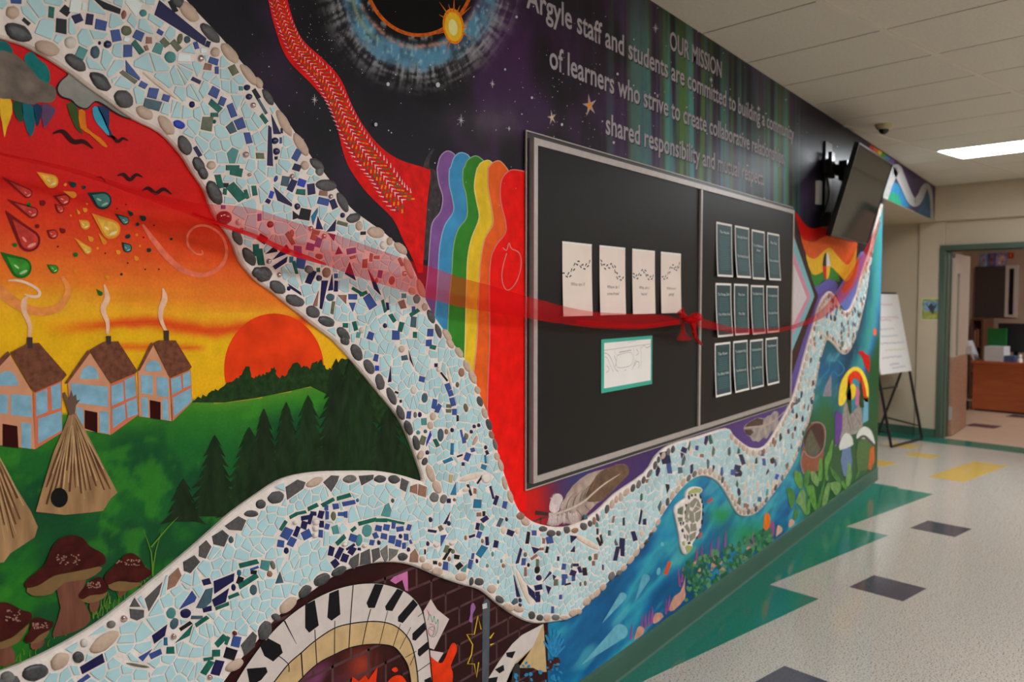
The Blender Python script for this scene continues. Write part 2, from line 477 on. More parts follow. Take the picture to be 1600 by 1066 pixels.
# skirting along the mural wall: a coved rubber strip
def baseboard():
    prof = [(0, 0.118), (-0.005, 0.117), (-0.007, 0.10), (-0.008, 0.03), (-0.009, 0.010), (-0.014, 0.002), (-0.014, 0.0), (0, 0)]
    V = []; F = []
    for X in (-1.0, WALL_END + 0.006):
        for y, z in prof: V.append((X, y, z))
    n = len(prof)
    for i in range(n - 1): F.append([i, i + 1, n + i + 1, n + i])
    F += [list(range(n))[::-1], list(range(n, 2 * n))]
    link('baseboard_left', mesh('baseboard_left', V, F), M_GREEN, kind='structure', label='green rubber skirting below the mural')
baseboard()

# bulkhead that carries the painting on above the alcove
BULK = MB().wbox(WALL_END, 10.95, 0, 1.9, 2.548, CEIL).build('trim_1', M_BEIGE, kind='structure', label='painted bulkhead over the alcove beyond the mural wall')

# back wall with the doorway
GB = 10.3
DY0, DY1, DZ = 2.93, 3.97, 2.21       # clear opening
bw = MB()
bw.gbox(GB, GB + 0.14, DY1, 7.5, 0, 2.55)
bw.gbox(GB, GB + 0.14, DY0, DY1, DZ, 2.55)
bw.gbox(GB, GB + 0.14, -7, DY0, 0, 2.55)
bw.gbox(GB - 0.1, GB + 0.14, -7, 7.5, 2.55, CEIL)
bw.gbox(GB - 0.035, GB, DY1 + 0.02, 4.275, 0, 2.55)
WB = bw.build('wall_back', M_BEIGE, kind='structure', label='beige end wall with the office doorway')
MB().gbox(GB - 0.045, GB - 0.035, DY1 + 0.06, 4.275, 0, 0.1).gbox(GB - 0.012, GB, 4.275, 6.2, 0, 0.1).build('baseboard_back', M_GREEN, kind='structure', label='green skirting of the end wall')
df = MB()
df.gbox(GB - 0.06, GB + 0.16, DY1, DY1 + 0.06, 0, DZ + 0.06).gbox(GB - 0.06, GB + 0.16, DY0 - 0.06, DY0, 0, DZ + 0.06).gbox(GB - 0.06, GB + 0.16, DY0, DY1, DZ, DZ + 0.06)
df.gbox(GB + 0.0, GB + 0.05, DY1 - 0.015, DY1, 0, DZ).gbox(GB, GB + 0.05, DY0, DY1, DZ - 0.015, DZ)
df.build('door_1', M_GREENF, kind='structure', label='green steel door frame of the office')
# walls out of frame
wr = MB().gbox(-5, 10.3, -4.3, -4.15, 0, CEIL).build('wall_right', M_BEIGE, kind='structure')
MB().gbox(-4.2, -4.05, -4.2, 1.2, 0, CEIL).build('wall_front', M_BEIGE, kind='structure')
MB().wbox(WALL_END - 0.02, 12.2, 2.2, 2.35, 0, 2.6).build('wall_alcove', M_BEIGE, kind='structure', label='side wall of the alcove behind the mural wall')

# ceiling: backing, tiles, runners
CE = MB().gbox(-5, 17, -7, 8.5, CEIL + 0.012, CEIL + 0.1).build('ceiling', M_GAP, kind='structure', label='suspended ceiling of large off-white panels')
GS0, YS0 = 3.485, 1.901
def in_room(g, y):
    return y - 1.22 < wall_y(g + .61) if g < 7.9 else True
cells = [(i, j) for i in range(-14, 13) for j in range(-5, 3)]
tile_me = None
LAMPS = [(7, 0), (3, -3), (7, -3), (-1, -3), (-4, -3), (11, -3)]
for i, j in cells:
    g0, y0 = GS0 + i * 0.61, YS0 + j * 1.22
    if g0 + .6 > 10.3 or g0 < -4.1 or not in_room(g0, y0) or (i, j) in LAMPS: continue
    if tile_me is None:
        a, b, h = 0.61 - 0.012, 1.22 - 0.02, 0.012
        V = [GV * (sx * a / 2) + YV * (sy * b / 2) + ZV * z for z in (0, h) for sx, sy in ((-1, -1), (1, -1), (1, 1), (-1, 1))]
        tile_me = MB().hexa(V); tile_me = mesh('ceiling_panel', tile_me.V, tile_me.F); tile_me.materials.append(M_CEIL)
    o = link('ceiling_panel', tile_me, None, CE)
    o.location = gw(g0 + .305, y0 + .61, CEIL)
for j in range(-4, 3):
    y = YS0 + j * 1.22
    gs = max(-4.1, (y * math.cos(GRID_A) - WALL_D) / math.sin(GRID_A) if y > 1.3 else -4.1)
    MB().gbox(gs, 10.2, y - 0.013, y + 0.013, CEIL - 0.006, CEIL + 0.013).build('main_runner', M_TBAR, CE)

# ---------------------------------------------------------------- ceiling lamps
def emis(key, rgb, s):
    m = bpy.data.materials.new(key); m.use_nodes = True
    nt = m.node_tree; nt.nodes.remove(nt.nodes['Principled BSDF'])
    e = node(nt, 'ShaderNodeEmission'); e.inputs[0].default_value = (*rgb, 1); e.inputs[1].default_value = s
    nt.links.new(e.outputs[0], nt.nodes['Material Output'].inputs[0])
    return m
M_LAMP = emis('lamp_diffuser', LAMP_TINT, LAMP_POWER)
for n, (i, j) in enumerate(LAMPS):
    g0, y0 = GS0 + i * 0.61, YS0 + j * 1.22
    c = gw(g0 + .305, y0 + .61, CEIL)
    L = empty('ceiling_light', c, 'bright rectangular fluorescent panel set into the ceiling near the doorway' if n == 0 else 'bright fluorescent ceiling panel over the corridor', 'ceiling light', 'ceiling lights')
    m = MB()
    for a0, a1, b0, b1 in ((0, .61, 0, .02), (0, .61, 1.2, 1.22), (0, .02, .02, 1.2), (.59, .61, .02, 1.2)):
        m.gbox(g0 + a0, g0 + a1, y0 + b0, y0 + b1, CEIL - 0.004, CEIL + 0.012)
    m.build('frame', M_TBAR, L)
    MB().gbox(g0 + .02, g0 + .59, y0 + .02, y0 + 1.2, CEIL - 0.001, CEIL + 0.012).build('diffuser', M_LAMP, L)

# ---------------------------------------------------------------- painted motifs on the mural wall
LAYER = 0.0004
def flat(P, layer, off=None):
    """outline in photo points -> flat polygon mesh on the wall"""
    y = off if off is not None else layer * LAYER
    V = []
    for a, b in P:
        u, v = uv(a, b)
        V.append((u, -y, v))
    area = sum(V[i - 1][0] * V[i][2] - V[i][0] * V[i - 1][2] for i in range(len(V)))
    if area < 0: V.reverse()
    return V

def multi(name, polys, m, layer, parent=WALL, label=None, kind=None):
    V = []; F = []
    for i, P in enumerate(polys):
        q = flat(P, layer, layer * LAYER + i * 1.2e-5); b = len(V)
        if parent is BULK: q = [(max(a, WALL_END + .001), y, min(max(c, 2.5495), CEIL - .001)) for a, y, c in q]
        V += q; F.append(list(range(b, b + len(q))))
    return link(name, mesh(name, V, F), m, parent, label=label, kind=kind)

def poly(name, P, m, layer, parent=WALL, label=None, sm=0):
    if sm: P = smooth(P, True, sm)
    return multi(name, [P], m, layer, parent, label)

def strip(P, w, n=5, closed=False):
    """centre line with widths (photo points) -> outline"""
    m = len(P)
    if not isinstance(w, (list, tuple)): w = [w] * m
    if len(w) == 2: w = [w[0] + (w[1] - w[0]) * i / (m - 1) for i in range(m)]
    Q = smooth([(p[0], p[1], ww) for p, ww in zip(P, w)], False, n) if n > 1 else [(p[0], p[1], ww) for p, ww in zip(P, w)]
    L = []; R = []
    for i, (x, y, ww) in enumerate(Q):
        a = Q[max(0, i - 1)]; b = Q[min(len(Q) - 1, i + 1)]
        dx, dy = b[0] - a[0], b[1] - a[1]; l = math.hypot(dx, dy) or 1
        L.append((x - dy / l * ww / 2, y + dx / l * ww / 2)); R.append((x + dy / l * ww / 2, y - dx / l * ww / 2))
    return L + R[::-1]

def strips(name, items, m, layer, parent=WALL, label=None, n=5):
    V = []; F = []
    for P, w in items:
        q = strip(P, w, n); h = len(q) // 2; b = len(V)
        for a, c in q:
            u, v = uv(a, c)
            if parent is BULK: u = max(u, WALL_END + .001); v = min(max(v, 2.5495), CEIL - .001)
            V.append((u, -layer * LAYER - b * 1e-6, v))
        for i in range(h - 1):
            F.append([b + i, b + i + 1, b + 2 * h - 2 - i, b + 2 * h - 1 - i])
    me = mesh(name, V, F)
    return link(name, me, m, parent, label=label)

def ell(cx, cy, rx, ry, a=0, n=20, a0=0, a1=360):
    o = []
    full = abs(a1 - a0) >= 360
    for i in range(n + (0 if full else 1)):
        t = math.radians(a0 + (a1 - a0) * i / n)
        x, y = rx * math.cos(t), ry * math.sin(t)
        c, s = math.cos(math.radians(a)), math.sin(math.radians(a))
        o.append((cx + x * c - y * s, cy + x * s + y * c))
    return o

def drop(tx, ty, bx, by, r, n=14):
    """teardrop from its tip to its bulb"""
    d = math.atan2(by - ty, bx - tx)
    o = [(tx, ty)]
    for i in range(n + 1):
        t = d - math.radians(115) + math.radians(230) * i / n
        o.append((bx + r * math.cos(t), by + r * math.sin(t)))
    return o

def off(P, ox, oy, k=4.0):
    return [(ox + x / k, oy + y / k) for x, y in P]

# ---- sunset: sun, clouds, birds, drops
poly('painted_sun', [(a, min(b, 618 if a < 400 else 618 - (a - 400) * .24)) for a, b in ell(428, 577, 78, 87, 0, 64)], paintm(228, 60, 18, .22, 14), 1, label='painted red-orange setting sun behind the trees')
tl_ = smooth([(296, 632), (318, 619), (345, 607), (372, 590), (386, 572), (394, 588), (412, 586), (428, 574), (437, 591), (462, 570), (480, 575), (500, 565), (515, 577), (540, 561), (560, 572), (600, 600)], False, 7)
tl_ = [(x + rng.uniform(-2, 2), y + rng.uniform(-4, 3)) for x, y in tl_]
multi('painted_treeline', [tl_ + [(640, 660), (640, 690), (560, 640), (485, 604), (450, 612), (400, 622), (350, 629)]], paintm(34, 58, 28, .35, 60), 2, label='dark green bushes painted on the ridge')
conifers = [(286, 747, 44, 70), (335, 679, 62, 130), (389, 667, 70, 140), (412, 638, 56, 160), (447, 628, 54, 165), (481, 617, 66, 175), (525, 560, 70, 230), (547, 556, 60, 230), (566, 582, 74, 205), (606, 637, 70, 150), (630, 690, 60, 100)]
for k, (tx, ty, w, h) in enumerate(conifers):
    L = []; R = []
    n = max(4, int(h / 15))
    for i in range(1, n + 1):
        f = i / n
        ww = w * (0.06 + 0.62 * f ** 0.9)
        y = ty + h * f
        L += [(tx - ww * (1 + .25 * rng.random()), y + 3), (tx - ww * .62, y - 2)]
        R += [(tx + ww * (1 + .25 * rng.random()), y + 3), (tx + ww * .62, y - 2)]
    poly('painted_conifer', [(tx, ty)] + R + L[::-1], paintm(30, 44 + (k % 3) * 3, 26, .35, 45, stretch=(1, 1, .4)) , 3 + k * .2, label='dark painted conifer on the green hillside')
poly('painted_cloud', pts('-20,340 60,330 130,370 190,430 250,500 330,540 350,590 320,640 240,640 200,655 130,640 60,620 -20,590'), paintm(112, 100, 90, .35, 30), 5, label='painted grey-brown storm cloud with a face', sm=4)
multi('painted_cloud', [smooth(pts('-20,260 40,265 75,310 70,350 -20,350'), True, 3), smooth(pts('160,340 200,325 240,370 290,410 310,470 300,525 240,500 190,430 150,380'), True, 3)], paintm(20, 112, 110, .25, 40), 4, label='teal puffs of the painted storm cloud')
poly('painted_cloud', pts('350,560 370,510 415,470 440,440 560,520 700,620 830,735 780,740 700,700 640,660 590,640 540,685 480,670 440,630 380,610'), paintm(30, 28, 28), 5, sm=3)
poly('painted_cloud', pts('358,562 376,514 420,474 440,446 560,524 700,624 812,730 780,732 704,692 644,650 590,632 538,676 482,660 442,622 384,602'), paintm(138, 136, 130, .2, 20), 6, label='pale grey painted cloud beside the mosaic', sm=3)
for s, c in (('0,600 60,610 75,700 40,800 25,860 10,760 0,720', (232, 178, 40)), ('75,640 135,640 140,760 100,740', (30, 74, 50)), ('135,650 200,660 220,760 190,860 150,760', (14, 100, 110)),
             ('205,660 255,660 250,740 230,790', (24, 62, 96)), ('260,650 345,680 320,740 270,800', (92, 66, 96)), ('415,650 480,660 490,780 520,840 470,800', (58, 80, 34)),
             ('490,690 530,700 540,800 620,860 670,915 640,915 560,840 500,800', (222, 120, 20)), ('575,680 610,670 660,760 680,850 630,800 590,750', (60, 160, 186)), ('605,660 680,690 680,800 720,870 690,850 640,740', (34, 62, 98))):
    poly('painted_drip', pts(s), paintm(*c, .2, 30), 4, sm=2)
birds = [([(330, 835), (390, 822), (455, 885), (520, 885), (580, 930)], (10, 26, 30, 26, 6), 0), ([(670, 850), (705, 858), (735, 885), (765, 866), (800, 880)], (6, 18, 20, 18, 5), 0),
         ([(730, 35), (770, 26), (810, 60), (850, 28), (890, 45)], (6, 20, 22, 20, 5), 266), ([(885, 130), (925, 112), (970, 145), (1020, 118), (1070, 150)], (6, 22, 24, 22, 6), 266), ([(600, 45), (630, 46), (660, 75)], (4, 10, 4), 266)]
for P, w, oy in birds:
    strips('painted_bird', [(off(P, 0, oy), [a / 4 for a in w])], paintm(52, 16, 14), 4, label='small dark painted bird gliding in the red sky')
DR = 'R 30,250,180,440,70 R 40,180,200,265,36 R 10,40,170,145,30 R 330,160,400,185,36 R 340,210,375,245,24 R 250,190,265,205,18 R 220,340,230,350,14 R 290,375,330,400,30 R 370,362,392,380,16 ' \
     'O 225,10,320,70,42 O 390,130,455,155,20 O 570,270,690,370,60 O 490,310,530,342,30 O 460,420,545,500,26 O 610,390,650,450,15 O 545,410,567,432,16 O 475,240,490,268,9 O 515,235,530,250,14 O 722,500,738,514,14 O 838,535,850,552,15 O 652,662,668,672,13 O 535,205,541,212,6 O 600,482,608,488,8 O 845,398,852,404,9 O 865,470,872,474,8 O 455,620,468,632,9 O 435,278,441,284,6 O 400,85,405,90,10 ' \
     'T 545,140,640,190,56 T 715,270,780,315,26 T 760,450,795,487,28 T 870,285,895,302,17 T 795,250,818,274,13 T 850,328,857,338,12 T 790,402,797,412,16 T 918,488,930,500,13 T 1062,424,1068,430,9 T 425,72,458,92,18 T 510,98,524,108,11 T 750,646,757,651,8 ' \
     'G 0,510,130,610,66 G 290,590,338,618,26 G 600,742,626,772,14 G 165,208,178,216,15 G 455,520,470,528,15 G 75,458,92,468,14'
DC = {'R': ((120, 20, 22), (196, 60, 50), (232, 150, 130)), 'O': ((226, 140, 40), (240, 176, 70), (246, 214, 160)), 'T': ((16, 52, 50), (70, 120, 112), (150, 180, 165)), 'G': ((26, 104, 30), (60, 140, 44), (170, 205, 150))}
tok = DR.split()
for i in range(0, len(tok), 2):
    tx, ty, bx, by, r = [float(a) for a in tok[i + 1].split(',')]
    c = DC[tok[i]]
    o = poly('painted_drop', off(drop(tx, ty, bx, by, r), 0, 266), paintm(*c[0], .15, 40), 4)
    if r > 20:
        mx, my = tx + (bx - tx) * .3, ty + (by - ty) * .3
        poly('body', off(drop(mx, my, bx, by, r * .78), 0, 266), paintm(*c[1], .25, 60), 5, o)
        hx = bx + r * .1; hy = by + r * .42
        multi('highlight', [off(ell(hx + r * .1, hy, r * .42, r * .14, -25, 12), 0, 266), off(ell(bx - r * .45, by - r * .1, r * .3, r * .10, math.degrees(math.atan2(by - ty, bx - tx)), 10), 0, 266)], paintm(*c[2], .15, 60), 6, o)
multi('painted_dots', [off(ell(x, y, 6, 5, 0, 8), 0, 266) for x, y in ((655, 520), (795, 580), (905, 620), (990, 620), (730, 240), (360, 478), (960, 345), (785, 215), (895, 420))], paintm(70, 26, 20), 4)
strips('painted_swirl', [(off([(890, 340), (960, 440), (1050, 550), (1150, 630), (1270, 655), (1370, 610), (1415, 520), (1390, 420), (1310, 355), (1230, 350), (1175, 400), (1175, 470), (1220, 520), (1265, 525), (1258, 500)], 0, 266), [a / 4 for a in (14, 34, 38, 34, 28, 24, 20, 16, 14, 14, 14, 14, 12, 10, 6)])], paintm(226, 112, 84, .2, 50), 2, label='pink curling wind swirl painted on the orange sky')
strips('painted_swirl', [(off([(-60, 700), (40, 790), (150, 860), (260, 885), (360, 862), (415, 790), (420, 730), (385, 665)], 0, 266), [a / 4 for a in (60, 70, 60, 52, 50, 44, 34, 20)])], paintm(232, 140, 70, .2, 50), 2, label='broad pale orange curl painted above the houses')
strips('painted_swirl', [(off([(50, 690), (110, 690), (180, 712), (240, 752), (240, 786), (195, 790), (150, 775)], 0, 266), [a / 4 for a in (8, 16, 16, 18, 18, 16, 6)])], paintm(236, 196, 170, .1, 50), 3, label='thin white loop painted above the chimney')
for P in ([(180, 1042), (185, 970), (150, 880), (150, 820), (170, 790)], [(670, 1025), (670, 950), (642, 870), (668, 800), (650, 715)], [(1035, 1005), (1005, 935), (1005, 870), (1028, 800), (1016, 738)]):
    strips('painted_smoke', [(off(P, 0, 266), [a / 4 for a in (18, 26, 34, 36, 8)])], paintm(236, 184, 150, .14, 60), 3, label='wisp of pale smoke painted above a chimney')

# ---- houses
HM = {'wall': paintm(206, 144, 110, .1), 'side': paintm(204, 112, 82, .1), 'roof': paintm(112, 68, 50, .3, 90), 'pane': paintm(128, 170, 190, .18, 40), 'door': paintm(52, 14, 12), 'chim': paintm(66, 52, 50)}
houses = [
 dict(wall='-40,190 50,80 200,325 215,680 -40,650', side='205,330 385,250 385,575 215,680', roof=['60,75 165,20 240,15 415,215 385,250 215,325 190,300', '-40,150 45,66 62,90 -40,200'], door='12,520 105,535 112,672 12,660', chim='165,-20 200,-20 200,45 168,50',
      pane=['-40,335 45,340 45,460 -40,450', '65,335 190,345 195,480 65,465', '220,332 290,302 295,445 224,475', '315,290 375,265 380,420 322,437', '235,490 380,440 385,560 235,645', '130,510 190,520 190,678 130,668'], arch=(40, 283, 70, 92), lab='first'),
 dict(wall='420,265 550,65 685,270 688,590 520,560 430,400', side='685,275 845,205 862,465 690,590', roof=['555,60 640,10 735,5 855,190 845,205 690,270 665,240', '400,270 545,60 562,76 420,268'], door='525,435 605,450 605,577 525,550', chim='660,-28 690,-28 690,25 662,25',
      pane=['440,265 670,290 670,415 440,385', '470,415 515,425 520,530 485,505', '620,440 675,445 675,584 620,574', '692,285 765,260 770,375 694,410', '775,250 838,220 848,345 782,370', '697,430 775,397 782,490 702,550', '785,387 850,360 858,460 795,485'], arch=(555, 240, 58, 82), lab='second'),
 dict(wall='860,190 950,20 1055,235 1070,505 865,475', side='1058,238 1190,185 1198,385 1075,505', roof=['955,15 985,0 1095,0 1195,165 1180,185 1060,235 1045,215', '855,187 940,13 957,25 868,192'], door='932,372 1000,385 1000,495 935,485', chim='1022,-62 1052,-62 1052,2 1024,2',
      pane=['875,215 950,220 950,340 880,330', '975,225 1045,235 1048,355 978,345', '880,355 920,360 925,480 885,475', '1010,365 1045,370 1050,500 1012,492', '1064,242 1125,220 1132,310 1072,340', '1138,212 1185,192 1190,280 1142,300', '1077,357 1190,297 1195,380 1082,480'], arch=(955, 192, 52, 68), lab='third')]
for hd, lab in zip(houses, ('painted half-timbered house with a dark door, partly behind the tall bark tent', 'painted half-timbered house with a broad upper window', 'painted half-timbered house standing next to the setting sun')):
    w = poly('painted_house', pts(hd['wall'], 0, 532), HM['wall'], 5, label=lab)
    poly('side_wall', pts(hd['side'], 0, 532), HM['side'], 5.3, w)
    for s in hd['roof']: poly('roof', pts(s, 0, 532), HM['roof'], 6, w)
    for s in hd['pane']: poly('window', pts(s, 0, 532), HM['pane'], 6, w)
    ax, ay, rx, ry = hd['arch']
    poly('arched_window', off(ell(ax, ay, rx, ry, 0, 16, 180, 360), 0, 532), HM['pane'], 6, w)
    poly('door', pts(hd['door'], 0, 532), HM['door'], 6, w)
    poly('chimney', pts(hd['chim'], 0, 532), HM['chim'], 6.5, w)

# ---- bark tents and mushrooms
M_BARK = paintm(158, 122, 84, .3, 14, stretch=(3, 1, .5)); M_BARKD = paintm(96, 62, 42, .3, 30)
t = poly('painted_tent', pts('430,450 470,455 560,620 640,780 730,950 690,985 640,1064 560,1075 400,1090 220,1070 260,930 330,700 390,560', 0, 532), M_BARK, 7, label='tall conical bark tent painted in front of the houses')
def bark(par, apex, base, lay):
    for m_, k0, wd in ((M_BARKD, 0, 1.0), (M_BARKL, 1, .6)):
        it = []
        for i in range(13):
            f = (i + .5 * k0) / 12.5
            bx = base[0][0] + (base[1][0] - base[0][0]) * f; by = base[0][1] + (base[1][1] - base[0][1]) * f + 50 * math.sin(math.pi * f)
            s0 = rng.uniform(.03, .45); s1 = rng.uniform(.6, .97)
            P = [(apex[0] + (bx - apex[0]) * t + rng.uniform(-4, 4), apex[1] + (by - apex[1]) * t) for t in (s0, (s0 + s1) / 2, s1)]
            it.append((off(P, 0, 532), (.6, rng.uniform(2, 5) * wd, rng.uniform(1, 4) * wd)))
        for q in it: strips('bark_streak', [q], m_, lay + .3 * k0, par, n=4)
M_BARKL = paintm(184, 150, 108, .2, 30)
bark(t, (450, 440), ((240, 1040), (715, 940)), 8)
poly('poles', pts('430,470 385,330 400,320 425,370 440,308 452,350 470,335 475,375 497,370 470,405 462,460', 0, 532), paintm(104, 80, 66), 8, t)
poly('opening', off(ell(365, 982, 54, 62, 0, 18), 0, 532), paintm(26, 24, 22), 9, t)
t = poly('painted_tent', pts('-60,640 0,765 190,1070 232,1165 212,1230 60,1330 20,1385 -80,1400', 0, 532), M_BARK, 7, label='second bark tent painted beside the mushrooms')
bark(t, (-100, 560), ((-260, 1350), (222, 1180)), 8)
M_CAP = paintm(66, 24, 20, .35, 40); M_UND = paintm(120, 94, 58, .15); M_STEM = paintm(112, 70, 54, .25, 20, stretch=(3, 1, .6)); M_SPOT = paintm(150, 110, 96, .2)
mush = [('155,470 165,420 270,330 320,220 370,165 440,145 510,160 560,215 640,260 655,310 610,340 420,380 330,400 230,460', '165,475 330,400 420,380 610,340 625,365 540,420 400,440 320,510 220,525 180,510', '340,440 410,410 520,390 530,440 500,520 540,600 560,680 480,740 340,780 330,740 375,600', (330, 250, 180, 110), 'largest brown-capped painted mushroom with a thick stem'),
        ('645,410 680,360 740,310 770,270 820,255 870,290 900,340 940,370 930,400 850,440 740,430 665,455', '670,455 740,432 850,440 880,450 800,490 700,490', '740,440 820,440 785,500 740,530', (700, 290, 190, 60), 'brown painted mushroom beside the grass blades'),
        ('485,515 550,440 600,405 640,420 670,480 640,510 560,520 510,545', '500,545 560,520 665,495 640,540 550,570', '560,555 620,545 600,620 560,620', (530, 430, 110, 60), 'small painted mushroom between two larger ones'),
        ('-30,590 40,565 130,610 190,630 185,680 120,740 60,785 -30,800', '-30,800 60,790 120,745 180,700 130,790 80,830 -30,860', '-30,850 60,830 90,940 -30,960', (20, 600, 120, 120), 'painted mushroom below the second bark tent'),
        ('145,800 180,740 190,680 230,655 290,675 330,690 310,730 240,770 190,815', '165,812 240,772 305,735 285,780 230,820', '190,820 270,790 260,840 200,860', (190, 680, 110, 70), 'small painted mushroom near the mosaic edge')]
for cap, und, stem, sp, lab in mush:
    o = poly('painted_mushroom', pts(cap, 0, 800), M_CAP, 9, label=lab, sm=3)
    poly('stem', pts(stem, 0, 800), M_STEM, 7.5, o, sm=2)
    poly('gills', pts(und, 0, 800), M_UND, 8, o, sm=2)
    x, y, w, h = sp
    multi('spots', [off(ell(x + w * (.1 + .8 * rng.random()), y + h * (.1 + .6 * rng.random()), 4 + 4 * rng.random(), 3 + 4 * rng.random(), 0, 7), 0, 800) for _ in range(26)], M_SPOT, 10, o)
blades = []
for k in range(60):
    x = rng.uniform(0, 950); yb = 1010 - x * .62 + rng.uniform(-30, 40); h = rng.uniform(40, 90)
    blades.append((off([(x, yb), (x + rng.uniform(-8, 8), yb - h / 2), (x + rng.uniform(-15, 20), yb - h)], 0, 800), (1.6, .4)))
blades += [(off(p, 0, 800), (2.4, .5)) for p in ([(950, 400), (940, 250), (890, 110)], [(950, 370), (970, 240), (1005, 125)], [(940, 220), (1050, 90), (1110, 30)])]
strips('painted_grass_blades', blades, paintm(96, 138, 44), 6, n=2)

# ---- space: eclipse ring, flare, stars, sash
strips('painted_eclipse_ring', [([(655 + 86 * math.cos(math.radians(a)), -45 + 100 * math.sin(math.radians(a))) for a in range(-10, 191, 8)], 5.5)], paintm(196, 92, 24, .35, 60), 2, label='thin orange ring of the painted eclipse')
fl = poly('painted_sunburst', ell(708, 41, 16.5, 28, -8, 30), paintm(236, 134, 18, .15, 40), 3, label='glowing orange sunburst painted on the eclipse ring')
poly('core', ell(708, 42, 13.5, 23, -8, 26), paintm(252, 186, 44, .1, 40), 4, fl)
poly('core', ell(707, 43, 7, 13, -8, 22), paintm(255, 226, 150, .08, 40), 5, fl)
strips('rays', [([(708 + 14 * math.cos(t), 41 + 24 * math.sin(t)), (708 + (26 + 10 * (i % 2)) * math.cos(t), 41 + (36 + 12 * (i % 2)) * math.sin(t))], (2.2, .3)) for i, t in enumerate([math.radians(a) for a in (-150, -128, -108, -88, -66, -40, 5, 25, 70, 110, 160)])], paintm(214, 110, 30), 3.5, fl, n=2)
stars = []
for k in range(420):
    x = rng.uniform(395, 1310); y = rng.uniform(0, 330)
    if k < 130: r_ = 0; x = rng.gauss(500, 40); y = rng.gauss(60, 40)
    elif k < 200: x = rng.gauss(880, 50); y = rng.gauss(160, 40)
    if y > 330 or y < -20: continue
    r = rng.choice((.35, .45, .5, .6, .7, 1.1)) * (.7 if k < 200 else 1)
    stars.append(ell(x, y, r, r * 1.15, 0, 6))
stars += [ell(x, y, r, r * 1.2, 0, 8) for x, y, r in ((604, 132, 2.6), (585, 195, 2.6), (682, 133, 3.4), (805, 27, 2), (876, 195, 2), (829, 153, 1.8), (963, 116, 1.8), (787, 109, 1.6), (957, 223, 1.8))]
multi('painted_stars', stars, paintm(188, 184, 190, .1), 2, label='scatter of tiny white painted stars', kind='stuff')
for x, y, r, c in ((491, 156, 9, 0), (720, 188, 10, 0), (769, 131, 7, 0), (795, 201, 4, 0), (1024, 44, 8, 0), (1111, 125, 5, 0), (1185, 170, 5, 0)):
    strips('painted_star', [([(x - r * .6, y - r * .1), (x, y), (x + r * .6, y + r * .1)], (.2, 1.5, .2)), ([(x, y - r), (x, y), (x, y + r)], (.2, 1.5, .2)), ([(x - r * .35, y - r * .45), (x + r * .35, y + r * .45)], (.4, .4)), ([(x + r * .35, y - r * .45), (x - r * .35, y + r * .45)], (.4, .4))], paintm(190, 188, 196, .05), 3, n=1, label='small cross-shaped white star painted on the night sky')
for x, y, r, c, lab in ((921, 165, 15, (222, 138, 34), 'orange five-pointed painted star with white tips'), (862, 184, 10, (220, 196, 150), 'small cream painted star')):
    P = []
    for i in range(10):
        t = math.radians(-100 + 36 * i); q = r * (1.25 if i % 2 == 0 else .36)
        P.append((x + q * .62 * math.cos(t), y + q * math.sin(t)))
    o = poly('painted_star', P, paintm(176, 160, 156), 3, label=lab)
    poly('centre', [(x + (a - x) * .6, y + (b - y) * .6) for a, b in P], paintm(*c), 4, o)
SL = pts('60,-90 75,0 110,150 160,300 220,400 330,510 440,640 500,780 530,900 560,1000 600,1080', 400, 0)
SR = pts('180,-90 195,0 240,150 300,260 440,390 530,500 600,660 680,800 780,920 900,1000 1060,1052', 400, 0)
SL2 = pts('590,0 700,150 850,300 920,440 980,560 1010,640', 400, 266)
SR2 = pts('1070,-12 1090,20 1070,200 1055,400 1040,640', 400, 266)
sash = poly('painted_sash', smooth(SL + SL2[1:], False, 4) + smooth(SR + SR2[1:], False, 4)[::-1], paintm(214, 24, 20, .22, 30), 2, label='red woven sash painted winding down from the eclipse')
CLs = smooth([((a[0] + b[0]) / 2, (a[1] + b[1]) / 2, math.hypot(b[0] - a[0], b[1] - a[1])) for a, b in zip(SL, SR)], False, 12)
white = []; org = []; grn = []; pur = []
acc = 0; nxt = 4
CP = pts('110,-60 140,40 190,170 250,300 340,400 420,480 500,620 550,730 600,830 680,960 780,1080 860,1200 930,1270', 400, 0)
CP = smooth(CP, False, 24)
for i in range(1, len(CP) - 1):
    acc += math.hypot(CP[i][0] - CP[i - 1][0], CP[i][1] - CP[i - 1][1])
    if acc < nxt: continue
    nxt += 6.4 + acc / 260.0
    x, y = CP[i]; dx, dy = CP[i + 1][0] - CP[i - 1][0], CP[i + 1][1] - CP[i - 1][1]
    l = math.hypot(dx, dy); dx /= l; dy /= l; nx, ny = -dy, dx
    f = min(1.75, .74 + acc / 480.0)
    def at(a, b): return (x + nx * a * f + dx * b * f, y + ny * a * f + dy * b * f)
    cnt = len(pur)
    white.append(([at(-3.2, 2.6), at(0, -.6), at(2.6, 2.8)], (.5, 2.2 * f, .5)))
    white.append(([at(-14.5, -2.4), at(-11.2, 1.8)], (.4, 1.5 * f)))
    white.append(([at(12, 1.8), at(15.5, -2.4)], (1.5 * f, .4)))
    (org if cnt % 2 else grn).append(([at(3.4, 3.4), at(6.2, 6)], (1.7 * f, 1.7 * f)))
    (grn if cnt % 2 else org).append(([at(6.8, 6.4), at(9.6, 9)], (1.7 * f, 1.7 * f)))
    (org if cnt % 2 else grn).append(([at(-3.8, 3.2), at(-6.4, 5.8)], (1.6 * f, 1.6 * f)))
    (grn if cnt % 3 else org).append(([at(-7, 6.2), at(-9.4, 8.6)], (1.6 * f, 1.6 * f)))
    pur.append(([at(10, 3), at(11.6, 6)], (1.0 * f, 1.0 * f)))
